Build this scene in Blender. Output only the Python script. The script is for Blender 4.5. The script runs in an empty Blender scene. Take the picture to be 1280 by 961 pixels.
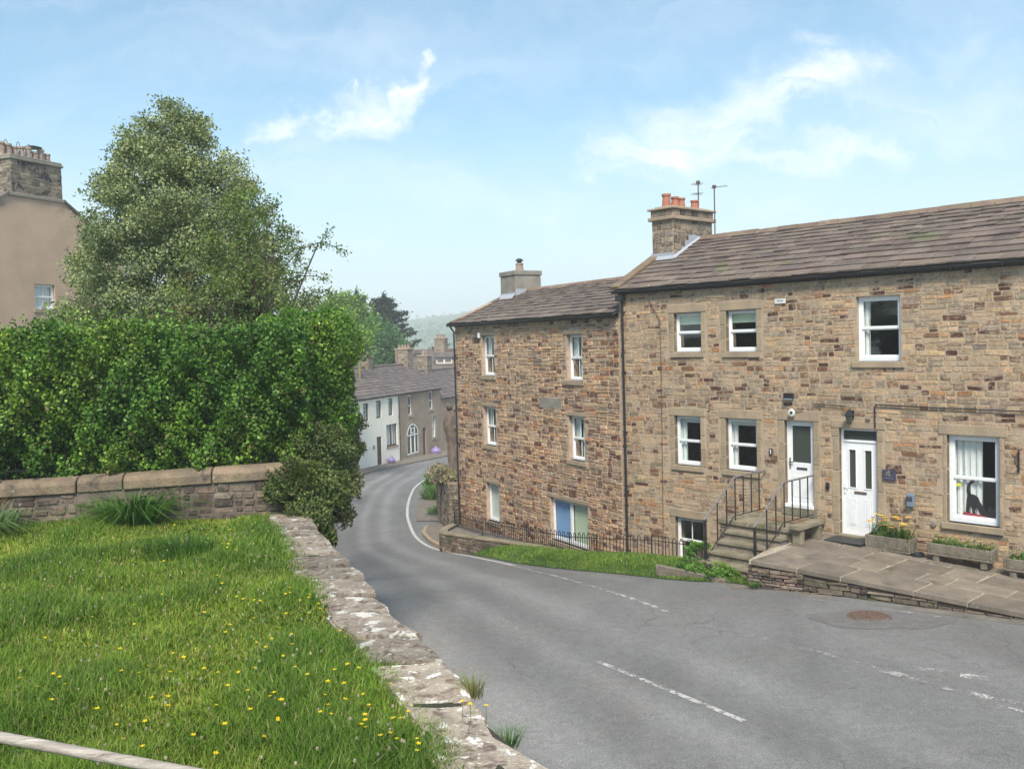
import bpy, bmesh, math, random
import numpy as np
from math import radians as rad, sin, cos, pi
rnd = random.Random(7)
SC = bpy.context.scene
COL = SC.collection

# ------------------------------------------------------------------ camera frame and survey helpers
FPX, PITCH, ROLL, YR, YL, CAMH = 1150., .0470, .02836, .8279, 1.0627, 4.461
Fw = np.array([0, cos(PITCH), -sin(PITCH)]); R0 = np.array([1., 0, 0]); U0 = np.cross(R0, Fw)
Rt = cos(ROLL)*R0 - sin(ROLL)*U0; Up = cos(ROLL)*U0 + sin(ROLL)*R0
C0 = np.array([7.18, 20.11, 0.]); KP = np.array([2.92, 24.76, 0.])
dR = np.array([cos(YR), -sin(YR), 0]); nR = np.array([sin(YR), cos(YR), 0])
dL = np.array([cos(YL), -sin(YL), 0]); nL = np.array([sin(YL), cos(YL), 0])
def PR(s, o, z=0.): p = C0 + dR*s + nR*o; return (p[0], p[1], z)
def PL(s, o, z=0.): p = KP + dL*s + nL*o; return (p[0], p[1], z)

_gy = [-60, 0, 5, 8, 12, 15, 18, 20.8, 23.5, 27, 30, 35, 45, 55, 64, 75, 100, 150, 300, 600, 2500]
_gz = [0, 0, -.1, -.18, -.28, -.4, -.52, -.95, -1.45, -1.95, -2.35, -2.8, -3.4, -3.8, -4.1, -4.6, -5.2, -6, -9, -12, -12]
def g(y):
    return float(np.mean(np.interp([y-1.2, y-.6, y, y+.6, y+1.2], _gy, _gz)))

# ------------------------------------------------------------------ mesh helpers
class MB:
    def __init__(s): s.v = []; s.f = []; s.c = []; s.k = 1.; s.smooth = []
    def vert(s, p, c=None): s.v.append(tuple(p)); s.c.append(c if c is not None else (s.k,)*3)
    def face(s, pts, c=None):
        n = len(s.v)
        for p in pts: s.vert(p, c)
        s.f.append(tuple(range(n, n+len(pts)))); return s
    def box(s, x0, y0, z0, x1, y1, z1, c=None, M=None):
        n = len(s.v)
        for z in (z0, z1):
            for (x, y) in ((x0, y0), (x1, y0), (x1, y1), (x0, y1)):
                p = (x, y, z); s.vert(M(p) if M else p, c)
        for q in ((0,3,2,1), (4,5,6,7), (0,1,5,4), (1,2,6,5), (2,3,7,6), (3,0,4,7)):
            s.f.append(tuple(n+i for i in q))
        return s
    def prism(s, poly, z0, z1, c=None, M=None):          # poly in xy, extruded in z (z0/z1 numbers or functions)
        n = len(s.v); m = len(poly)
        for zz in (z0, z1):
            for p in poly:
                q = (p[0], p[1], zz(p[0], p[1]) if callable(zz) else zz); s.vert(M(q) if M else q, c)
        s.f.append(tuple(n+i for i in reversed(range(m)))); s.f.append(tuple(n+m+i for i in range(m)))
        for i in range(m):
            j = (i+1) % m; s.f.append((n+i, n+j, n+m+j, n+m+i))
        return s
    def tube(s, pts, r, n=8, c=None, caps=True):
        pts = [np.array(p, float) for p in pts]
        rs = r if hasattr(r, '__len__') else [r]*len(pts)
        base = len(s.v); up = None
        for i, p in enumerate(pts):
            t = pts[min(i+1, len(pts)-1)] - pts[max(i-1, 0)]; t /= (np.linalg.norm(t)+1e-9)
            if up is None:
                a = np.array([0, 0, 1.]) if abs(t[2]) < .9 else np.array([1., 0, 0])
                up = np.cross(t, a)
            up = up - t*(up@t); up /= np.linalg.norm(up)+1e-9; w = np.cross(t, up)
            for k in range(n):
                a = 2*pi*k/n; s.vert(p + rs[i]*(cos(a)*up + sin(a)*w), c)
        for i in range(len(pts)-1):
            for k in range(n):
                k2 = (k+1) % n
                s.f.append((base+i*n+k, base+i*n+k2, base+(i+1)*n+k2, base+(i+1)*n+k))
        if caps:
            s.f.append(tuple(base+k for k in reversed(range(n)))); s.f.append(tuple(base+(len(pts)-1)*n+k for k in range(n)))
        return s
    def lathe(s, prof, cx=0, cy=0, n=14, c=None):        # prof: (r, z) list
        base = len(s.v)
        for r, z in prof:
            for k in range(n):
                a = 2*pi*k/n; s.vert((cx+r*cos(a), cy+r*sin(a), z), c)
        for i in range(len(prof)-1):
            for k in range(n):
                k2 = (k+1) % n; s.f.append((base+i*n+k, base+i*n+k2, base+(i+1)*n+k2, base+(i+1)*n+k))
        s.f.append(tuple(base+k for k in reversed(range(n)))); s.f.append(tuple(base+(len(prof)-1)*n+k for k in range(n)))
        return s
    def build(s, name, mat, parent=None, bevel=0, smooth=False, seg=1):
        me = bpy.data.meshes.new(name); me.from_pydata(s.v, [], s.f)
        a = me.color_attributes.new('tone', 'FLOAT_COLOR', 'POINT')
        arr = np.ones((len(s.v), 4), np.float32); arr[:, :3] = np.array(s.c, np.float32); a.data.foreach_set('color', arr.ravel())
        if bevel:
            bm = bmesh.new(); bm.from_mesh(me)
            bmesh.ops.recalc_face_normals(bm, faces=bm.faces)
            bmesh.ops.bevel(bm, geom=[e for e in bm.edges if len(e.link_faces) == 2 and e.calc_face_angle(0) > .5], offset=bevel, segments=seg, affect='EDGES', clamp_overlap=True)
            bm.to_mesh(me); bm.free()
        else:
            bm = bmesh.new(); bm.from_mesh(me); bmesh.ops.recalc_face_normals(bm, faces=bm.faces); bm.to_mesh(me); bm.free()
        if smooth: me.polygons.foreach_set('use_smooth', [True]*len(me.polygons))
        me.materials.append(mat)
        return link(name, me, parent)
def link(name, me, parent=None):
    o = bpy.data.objects.new(name, me); COL.objects.link(o)
    if parent is not None: o.parent = parent
    return o
def npmesh(name, V, F, C, mat, parent=None, smooth=False):   # V (n,3), F (m,k), C (n,3)
    me = bpy.data.meshes.new(name); V = np.asarray(V, np.float32); F = np.asarray(F, np.int32)
    me.vertices.add(len(V)); me.vertices.foreach_set('co', V.ravel())
    m, k = F.shape
    me.loops.add(m*k); me.loops.foreach_set('vertex_index', F.ravel())
    me.polygons.add(m); me.polygons.foreach_set('loop_start', np.arange(0, m*k, k, dtype=np.int32))
    me.update(calc_edges=True); me.validate()
    a = me.color_attributes.new('tone', 'FLOAT_COLOR', 'POINT'); arr = np.ones((len(V), 4), np.float32); arr[:, :3] = C
    a.data.foreach_set('color', arr.ravel())
    if smooth: me.polygons.foreach_set('use_smooth', [True]*m)
    me.materials.append(mat); return link(name, me, parent)
def thing(name, label, cat, loc=(0,0,0), rz=0, group=None):
    o = bpy.data.objects.new(name, None); COL.objects.link(o); o.empty_display_size = .2
    o.location = loc; o.rotation_euler = (0, 0, rz); return tag(o, label, cat, group)
def tag(o, label, cat, group=None):
    o['label'] = label; o['category'] = cat
    if group: o['group'] = group
    return o
def struct(o, kind='structure', label=None, cat=None):
    o['kind'] = kind
    if label: o['label'] = label
    if cat: o['category'] = cat
    return o

# ------------------------------------------------------------------ materials
def lin(h):
    f = lambda c: c/12.92 if c <= .04045 else ((c+.055)/1.055)**2.4
    return tuple(f(int(h[i:i+2], 16)/255) for i in (0, 2, 4))
def mk(name):
    m = bpy.data.materials.new(name); m.use_nodes = True; nt = m.node_tree; nt.nodes.clear(); return m, nt
def N(nt, t, **k):
    n = nt.nodes.new(t)
    for a, b in k.items():
        if a in n.inputs.keys() if hasattr(n.inputs, 'keys') else False: n.inputs[a].default_value = b
        elif hasattr(n, a): setattr(n, a, b)
        else: n.inputs[a.replace('_', ' ')].default_value = b
    return n
def math_(nt, op, a, b=None, c=None, clamp=False):
    n = nt.nodes.new('ShaderNodeMath'); n.operation = op; n.use_clamp = clamp
    for i, x in enumerate((a, b, c)):
        if x is None: continue
        if isinstance(x, (int, float)): n.inputs[i].default_value = x
        else: nt.links.new(x, n.inputs[i])
    return n.outputs[0]
def mixc(nt, fac, a, b, mode='MIX'):
    n = nt.nodes.new('ShaderNodeMix'); n.data_type = 'RGBA'; n.blend_type = mode; n.clamp_factor = True
    for i, x in ((0, fac), (6, a), (7, b)):
        if isinstance(x, (int, float)): n.inputs[i].default_value = x
        elif isinstance(x, tuple): n.inputs[i].default_value = (*x[:3], 1)
        else: nt.links.new(x, n.inputs[i])
    return n.outputs[2]
def ramp(nt, fac, lo, hi):
    n = nt.nodes.new('ShaderNodeMapRange'); n.interpolation_type = 'SMOOTHSTEP'
    n.inputs[1].default_value = lo; n.inputs[2].default_value = hi; nt.links.new(fac, n.inputs[0]); return n.outputs[0]
def noise(nt, vec, scale, detail=4, rough=.55, dist=0):
    n = nt.nodes.new('ShaderNodeTexNoise'); n.inputs['Scale'].default_value = scale; n.inputs['Detail'].default_value = detail
    n.inputs['Roughness'].default_value = rough; n.inputs['Distortion'].default_value = dist
    if vec is not None: nt.links.new(vec, n.inputs['Vector'])
    return n.outputs['Fac']
def coords(nt, which='Object', scale=None, obj=None):
    t = nt.nodes.new('ShaderNodeTexCoord'); o = t.outputs[which]
    if scale:
        m = nt.nodes.new('ShaderNodeMapping'); m.inputs['Scale'].default_value = scale; nt.links.new(o, m.inputs['Vector']); o = m.outputs[0]
    return o
def finish(nt, col, rough=.8, bump=None, bstr=.3, bdist=.01, spec=.5, metal=0, transl=0, coat=0):
    p = nt.nodes.new('ShaderNodeBsdfPrincipled'); out = nt.nodes.new('ShaderNodeOutputMaterial')
    if isinstance(col, tuple): p.inputs['Base Color'].default_value = (*col[:3], 1)
    else: nt.links.new(col, p.inputs['Base Color'])
    if isinstance(rough, (int, float)): p.inputs['Roughness'].default_value = rough
    else: nt.links.new(rough, p.inputs['Roughness'])
    p.inputs['Specular IOR Level'].default_value = spec; p.inputs['Metallic'].default_value = metal
    if bump is not None:
        b = nt.nodes.new('ShaderNodeBump'); b.inputs['Strength'].default_value = bstr; b.inputs['Distance'].default_value = bdist
        nt.links.new(bump, b.inputs['Height']); nt.links.new(b.outputs[0], p.inputs['Normal'])
    if transl:
        t = nt.nodes.new('ShaderNodeBsdfTranslucent')
        tc = mixc(nt, 1., col, (1.25, 1.35, .55), 'MULTIPLY'); nt.links.new(tc, t.inputs['Color'])
        mx = nt.nodes.new('ShaderNodeMixShader'); mx.inputs[0].default_value = transl
        nt.links.new(p.outputs[0], mx.inputs[1]); nt.links.new(t.outputs[0], mx.inputs[2]); nt.links.new(mx.outputs[0], out.inputs[0])
    else: nt.links.new(p.outputs[0], out.inputs[0])
def attr(nt):
    a = nt.nodes.new('ShaderNodeAttribute'); a.attribute_name = 'tone'; return a.outputs['Color']
def pmat(name, c1, c2, scale=6, rough=.8, bump=.3, bdist=.01, tone=True, lo=.35, hi=.65, spots=None, stretch=None, spec=.4, fine=40, metal=0, which='Object'):
    m, nt = mk(name); v = coords(nt, which, stretch)
    n1 = noise(nt, v, scale, 6, .6); n2 = noise(nt, v, fine, 4, .65)
    col = mixc(nt, ramp(nt, n1, lo, hi), c1, c2)
    col = mixc(nt, .5, col, mixc(nt, ramp(nt, n2, .25, .75), (.55,.55,.55), (1.4,1.4,1.4)), 'MULTIPLY')
    if spots:
        for (sc, ss, s0, s1) in spots:
            col = mixc(nt, ramp(nt, noise(nt, v, ss, 5, .6, .4), s0, s1), col, sc)
    if tone: col = mixc(nt, 1., col, attr(nt), 'MULTIPLY')
    h = math_(nt, 'ADD', math_(nt, 'MULTIPLY', n1, .6), n2)
    finish(nt, col, rough, h if bump else None, bump, bdist, spec, metal)
    return m
def stone_mat(name, smear, smear_amt, spots=None, scale=1.0):
    # per-stone colour comes with the stones; lime pointing is smeared over part of them
    m, nt = mk(name); v = coords(nt)
    n1 = noise(nt, v, 14*scale, 6, .7); n2 = noise(nt, v, 70*scale, 3, .6); n3 = noise(nt, v, 2.3*scale, 4, .6, .3); big = noise(nt, v, .55, 3, .55)
    col = mixc(nt, 1., attr(nt), mixc(nt, ramp(nt, n1, .3, .7), (.68,.66,.64), (1.3,1.3,1.28)), 'MULTIPLY')
    f = math_(nt, 'MULTIPLY', ramp(nt, math_(nt, 'ADD', math_(nt, 'MULTIPLY', n3, .65), math_(nt, 'MULTIPLY', n1, .35)), .46, .62), smear_amt)
    col = mixc(nt, f, col, smear)
    col = mixc(nt, .55, col, mixc(nt, ramp(nt, n2, .25, .75), (.6,.6,.6), (1.35,1.35,1.35)), 'MULTIPLY')
    col = mixc(nt, ramp(nt, big, .3, .7), mixc(nt, 1., col, (.84,.85,.86), 'MULTIPLY'), mixc(nt, 1., col, (1.1,1.08,1.05), 'MULTIPLY'))
    if spots:
        for (sc, ss, s0, s1) in spots: col = mixc(nt, ramp(nt, noise(nt, v, ss, 5, .65, .5), s0, s1), col, sc)
    finish(nt, col, .9, math_(nt, 'ADD', n1, math_(nt, 'MULTIPLY', n2, .5)), .55, .012, .25)
    return m
def leaf_mat(name, transl=.3, rough=.5, spec=.35):
    m, nt = mk(name); col = attr(nt)
    n = noise(nt, coords(nt), .9, 3, .6)
    col = mixc(nt, ramp(nt, n, .3, .7), mixc(nt, 1., col, (.72,.78,.75), 'MULTIPLY'), mixc(nt, 1., col, (1.25,1.18,1.05), 'MULTIPLY'))
    finish(nt, col, rough, None, spec=spec, transl=transl); return m
def glass_mat(name, tint=(.93,.95,.95), lo=.05):
    m, nt = mk(name); out = nt.nodes.new('ShaderNodeOutputMaterial')
    tr = nt.nodes.new('ShaderNodeBsdfTransparent'); tr.inputs[0].default_value = (*tint, 1)
    gl = nt.nodes.new('ShaderNodeBsdfGlossy'); gl.inputs['Roughness'].default_value = .02; gl.inputs[0].default_value = (1,1,1,1)
    geo = nt.nodes.new('ShaderNodeNewGeometry'); dp = nt.nodes.new('ShaderNodeVectorMath'); dp.operation = 'DOT_PRODUCT'
    nt.links.new(geo.outputs['Incoming'], dp.inputs[0]); nt.links.new(geo.outputs['Normal'], dp.inputs[1])
    fac = math_(nt, 'ADD', math_(nt, 'MULTIPLY', math_(nt, 'POWER', math_(nt, 'SUBTRACT', 1., math_(nt, 'ABSOLUTE', dp.outputs['Value'])), 5.), .9), .07)
    b = nt.nodes.new('ShaderNodeBump'); b.inputs['Strength'].default_value = .03; b.inputs['Distance'].default_value = .05
    nt.links.new(noise(nt, coords(nt), 1.6, 1), b.inputs['Height']); nt.links.new(b.outputs[0], gl.inputs['Normal'])
    mx = nt.nodes.new('ShaderNodeMixShader'); nt.links.new(fac, mx.inputs[0]); nt.links.new(tr.outputs[0], mx.inputs[1]); nt.links.new(gl.outputs[0], mx.inputs[2])
    nt.links.new(mx.outputs[0], out.inputs[0]); return m
def flat(name, c, rough=.5, spec=.5, metal=0): 
    m, nt = mk(name); n = noise(nt, coords(nt), 12, 4, .6)
    col = mixc(nt, ramp(nt, n, .3, .7), tuple(x*.96 for x in c), tuple(min(1, x*1.02) for x in c))
    finish(nt, col, rough, None, spec=spec, metal=metal); return m

M = {}
M['rubble'] = stone_mat('cottage_rubble', (.44,.335,.235), .9, spots=[((.13,.11,.09), 1.3, .66, .84), ((.45,.37,.27), 2.1, .68, .8)])
M['rubbleB'] = stone_mat('house_rubble', (.50,.365,.25), .75, spots=[((.10,.09,.075), 1.1, .66, .86), ((.42,.36,.29), 1.7, .7, .8)])
M['mossrubble'] = stone_mat('mossy_rubble', (.20,.18,.13), .5, spots=[((.07,.10,.03), 3., .55, .7), ((.4,.38,.34), 9, .64, .7)])
M['bankstone'] = stone_mat('bank_rubble', (.21,.165,.125), .9, spots=[((.045,.037,.03), 6., .48, .66), ((.52,.50,.45), 9, .66, .72), ((.07,.09,.03), 3., .62, .75)])
M['mortar'] = pmat('mortar', (.43,.325,.225), (.33,.255,.18), 5, .95, .5, fine=60)
M['darkmortar'] = pmat('dark_mortar', (.17,.135,.105), (.10,.08,.065), 6, .95, .5, fine=50)
M['jointdirt'] = pmat('joint_dirt', (.045,.038,.028), (.03,.04,.016), 6, .95, .5, fine=50)
M['mortarB'] = pmat('mortar_pink', (.52,.38,.28), (.38,.28,.20), 5, .95, .5, fine=60)
M['ashlar'] = pmat('dressed_sandstone', (.37,.28,.185), (.29,.225,.155), 2.5, .85, .35, spots=[((.15,.125,.10), 1.8, .6, .78), ((.2,.19,.1), 3, .66, .8)])
M['step'] = pmat('worn_step_stone', (.25,.215,.15), (.17,.145,.095), 3, .9, .4, spots=[((.10,.10,.04), 2.6, .56, .7), ((.38,.35,.28), 6, .68, .76)])
M['flag'] = pmat('flagstone', (.215,.178,.14), (.155,.132,.108), 2.2, .8, .35, spots=[((.10,.09,.055), 1.9, .56, .72), ((.33,.29,.24), 5, .66, .76)])
M['joint'] = pmat('flag_joint', (.42,.36,.28), (.28,.24,.18), 6, .9, .3)
M['cope'] = pmat('coping_stone', (.25,.185,.125), (.16,.125,.09), 3.5, .9, .6, .02, spots=[((.06,.05,.045), 4, .54, .72), ((.46,.42,.36), 9, .66, .72), ((.10,.11,.05), 3, .60, .76)])
M['lichen'] = pmat('lichened_slab', (.36,.31,.25), (.25,.205,.165), 4.2, .9, .9, .03, spots=[((.13,.095,.075), 9, .50, .66), ((.17,.15,.09), 2.4, .60, .78), ((.60,.58,.54), 6.5, .565, .62), ((.56,.54,.49), 22, .60, .67)], fine=55)
M['slate'] = pmat('stone_slate', (.165,.128,.10), (.12,.09,.077), 1.6, .8, .5, spots=[((.40,.38,.35), 7, .68, .71), ((.115,.115,.06), 1.1, .58, .74), ((.20,.16,.12), 2.6, .6, .72)])
M['slateC'] = pmat('distant_slate', (.15,.12,.105), (.11,.088,.085), 1.2, .8, .5, spots=[((.34,.31,.29), 5, .70, .75), ((.12,.12,.07), 1.1, .6, .75)])
M['white'] = flat('white_upvc', (.80,.80,.80), .35)
M['offwhite'] = flat('cream_paint', (.66,.64,.58), .5)
M['black'] = flat('black_paint', (.018,.018,.02), .4)
M['iron'] = pmat('railing_paint', (.012,.012,.013), (.028,.025,.024), 12, .5, .2)
M['railtop'] = pmat('worn_handrail_paint', (.13,.12,.12), (.22,.20,.19), 14, .55, .2)
M['rust'] = pmat('rusty_iron', (.09,.06,.045), (.16,.10,.07), 20, .7, .3)
M['steel'] = flat('brushed_steel', (.45,.45,.46), .3, metal=1)
M['lead'] = flat('lead_flashing', (.34,.355,.39), .6)
M['pot'] = pmat('terracotta', (.42,.16,.10), (.33,.12,.08), 8, .8, .2)
M['potbuff'] = pmat('buff_pot', (.38,.28,.22), (.22,.16,.13), 6, .8, .3)
M['glass'] = glass_mat('window_glass')
M['obsglass'] = flat('obscured_glass', (.055,.065,.055), .12)
M['room'] = flat('room_wall', (.22,.21,.19), .9)
M['curtain'] = pmat('net_curtain', (.80,.80,.76), (.68,.69,.66), 3, .9, 0, stretch=(8,8,.3))
M['greenblind'] = flat('sage_blind', (.58,.68,.48), .8)
M['blueblind'] = flat('blue_blind', (.24,.44,.72), .8)
M['greyblind'] = flat('grey_green_blind', (.70,.76,.71), .8)
M['render'] = pmat('brown_render', (.33,.245,.175), (.26,.20,.145), 1.2, .95, .35, fine=70, spots=[((.15,.12,.10), 1.5, .62, .8)])
M['pebble'] = pmat('pebbledash', (.54,.375,.27), (.46,.32,.23), .8, .95, .6, fine=90, spots=[((.24,.17,.14), .9, .62, .8)])
M['whitewash'] = pmat('white_render', (.90,.83,.71), (.84,.77,.65), 1., .85, .25, fine=50)
M['darkwood'] = flat('dark_timber', (.055,.035,.03), .5)
M['paledoor'] = flat('pale_green_door', (.50,.55,.52), .5)
M['soot'] = stone_mat('sooty_chimney', (.25,.20,.155), .8, spots=[((.035,.03,.03), 1.6, .5, .6)])
M['chim'] = stone_mat('chimney_rubble', (.27,.235,.185), .55, spots=[((.09,.08,.07), 2.5, .62, .75)])
M['cement'] = pmat('cement_render', (.27,.24,.20), (.20,.18,.15), 2, .9, .4)
M['bark'] = pmat('bark', (.11,.085,.065), (.055,.042,.035), 9, .95, .8, .03, stretch=(1,1,.3))
M['stump'] = pmat('stump_bark', (.21,.15,.115), (.11,.08,.06), 6, .95, .8, .03, stretch=(1,1,.4), spots=[((.42,.38,.33), 5, .66, .74)])
M['mosspole'] = pmat('mossy_pole', (.24,.22,.07), (.17,.14,.08), 3, .95, .5)
M['leaf'] = leaf_mat('leaf'); M['leafdull'] = leaf_mat('leaf_dull', .15, .6, .25); M['needle'] = leaf_mat('needles', .05, .7, .2)
M['grass'] = leaf_mat('grass_blade', .35, .55, .25)
M['petal'] = leaf_mat('petal', .25, .5, .3)
M['soil'] = pmat('soil', (.05,.035,.025), (.03,.022,.017), 12, .95, .5)
M['turf'] = pmat('turf', (.055,.105,.018), (.035,.065,.015), 3, .95, .4, which='Object')
M['field'] = pmat('field_and_wood', (.06,.10,.035), (.10,.15,.05), .02, .95, 0, fine=.15)
M['wood'] = pmat('weathered_rail', (.40,.35,.30), (.27,.23,.19), 9, .6, .4, stretch=(.25,3,3), spots=[((.52,.48,.43), 14, .6, .7), ((.14,.11,.09), 10, .64, .72)])
M['mat_black'] = pmat('rubber_mat', (.03,.03,.03), (.05,.048,.045), 25, .9, .5)
M['mat_coir'] = pmat('coir_mat', (.24,.15,.08), (.17,.11,.06), 25, .95, .5)
M['slateplaque'] = flat('slate_plaque', (.055,.055,.085), .4)
M['meter'] = flat('grey_blue_box', (.16,.21,.26), .4)
M['bag'] = flat('lilac_bag', (.27,.19,.40), .35)
M['catblack'] = flat('black_felt', (.008,.008,.009), .9)
M['redfab'] = flat('red_fabric', (.36,.03,.05), .8)
M['yellow'] = flat('yellow_sticker', (.62,.62,.05), .6)

def road_mat():
    m, nt = mk('worn_asphalt'); v = coords(nt)
    fine = noise(nt, v, 55, 3, .7); mid = noise(nt, v, 7, 7, .72); big = noise(nt, coords(nt, 'Object', (1, .35, 1)), .55, 5, .6, .8)
    col = mixc(nt, ramp(nt, big, .36, .64), (.165,.163,.160), (.20,.198,.193))
    col = mixc(nt, math_(nt, 'MULTIPLY', ramp(nt, noise(nt, v, .9, 6, .7, 1.2), .50, .70), .6), col, (.20,.172,.157))
    col = mixc(nt, .7, col, mixc(nt, ramp(nt, mid, .3, .7), (.84,.83,.825), (1.14,1.14,1.14)), 'MULTIPLY')
    col = mixc(nt, .9, col, mixc(nt, ramp(nt, fine, .3, .7), (.62,.62,.62), (1.4,1.4,1.4)), 'MULTIPLY')
    # polished wheel tracks follow the lane: tone attribute carries them as wear
    col = mixc(nt, 1., col, attr(nt), 'MULTIPLY')
    # fine cracks
    vo = nt.nodes.new('ShaderNodeTexVoronoi'); vo.feature = 'DISTANCE_TO_EDGE'; vo.inputs['Scale'].default_value = .55
    w = nt.nodes.new('ShaderNodeVectorMath'); w.operation = 'ADD'
    nn = nt.nodes.new('ShaderNodeTexNoise'); nn.inputs['Scale'].default_value = 1.3; nn.inputs['Detail'].default_value = 6
    nt.links.new(v, nn.inputs['Vector']); nt.links.new(v, w.inputs[0]); nt.links.new(nn.outputs['Color'], w.inputs[1]); nt.links.new(w.outputs[0], vo.inputs['Vector'])
    cr = math_(nt, 'MULTIPLY', math_(nt, 'SUBTRACT', 1., ramp(nt, vo.outputs['Distance'], .002, .012)), math_(nt, 'MULTIPLY', ramp(nt, noise(nt, v, .35, 3), .52, .62), .45))
    col = mixc(nt, cr, col, (.05,.05,.05))
    finish(nt, col, .72, math_(nt, 'ADD', fine, math_(nt, 'MULTIPLY', mid, .3)), .8, .008, .3); return m
M['road'] = road_mat()
M['patch'] = pmat('asphalt_patch', (.165,.155,.15), (.13,.123,.12), 5, .85, .5, fine=120, tone=False)
M['dirt'] = pmat('gritty_edge', (.20,.175,.145), (.13,.115,.095), 3, .95, .5, fine=60, spots=[((.07,.10,.03), 2, .6, .7)])
def paint_mat(name, wear):
    m, nt = mk(name); v = coords(nt)
    n = math_(nt, 'ADD', math_(nt, 'MULTIPLY', noise(nt, v, 30, 5, .75), .5), math_(nt, 'MULTIPLY', noise(nt, v, 5, 4, .7), .5))
    p = nt.nodes.new('ShaderNodeBsdfPrincipled'); p.inputs['Base Color'].default_value = (.48,.465,.435,1); p.inputs['Roughness'].default_value = .7
    t = nt.nodes.new('ShaderNodeBsdfTransparent'); mx = nt.nodes.new('ShaderNodeMixShader'); out = nt.nodes.new('ShaderNodeOutputMaterial')
    nt.links.new(ramp(nt, n, wear, wear+.10), mx.inputs[0]); nt.links.new(p.outputs[0], mx.inputs[2]); nt.links.new(t.outputs[0], mx.inputs[1]); nt.links.new(mx.outputs[0], out.inputs[0])
    return m
M['paint'] = paint_mat('road_paint', .36); M['paintworn'] = paint_mat('worn_road_paint', .47); M['paintmid'] = paint_mat('rubbed_road_paint', .45); M['paintfaint'] = paint_mat('faint_road_paint', .52)

# ------------------------------------------------------------------ masonry
PAL_R = [((.37,.275,.175), 32), ((.30,.235,.16), 24), ((.45,.33,.20), 18), ((.38,.21,.10), 8), ((.24,.205,.155), 10), ((.09,.045,.033), 7), ((.18,.10,.06), 7)]
PAL_L = [((.42,.30,.185), 26), ((.34,.26,.175), 14), ((.50,.36,.22), 18), ((.42,.23,.11), 12), ((.28,.23,.175), 8), ((.12,.055,.04), 12), ((.22,.12,.07), 10)]
PAL_G = [((.25,.22,.17), 30), ((.19,.165,.13), 25), ((.31,.27,.21), 15), ((.12,.10,.08), 12)]
PAL_D = [((.12,.10,.08), 30), ((.18,.14,.11), 25), ((.26,.21,.17), 12), ((.07,.055,.05), 20)]
def pick(pal, r, bias=0.):
    if bias > .35 and r.random() < .35: pal = sorted(pal, key=lambda p: p[0][0])[:3]
    t = r.random()*sum(w for _, w in pal); warm = (1.04, .965, .95)
    for c, w in pal:
        t -= w
        if t <= 0: break
    k = r.uniform(.82, 1.16); return tuple(x*k*q*r.uniform(.96, 1.04) for x, q in zip(c, warm))
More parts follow.
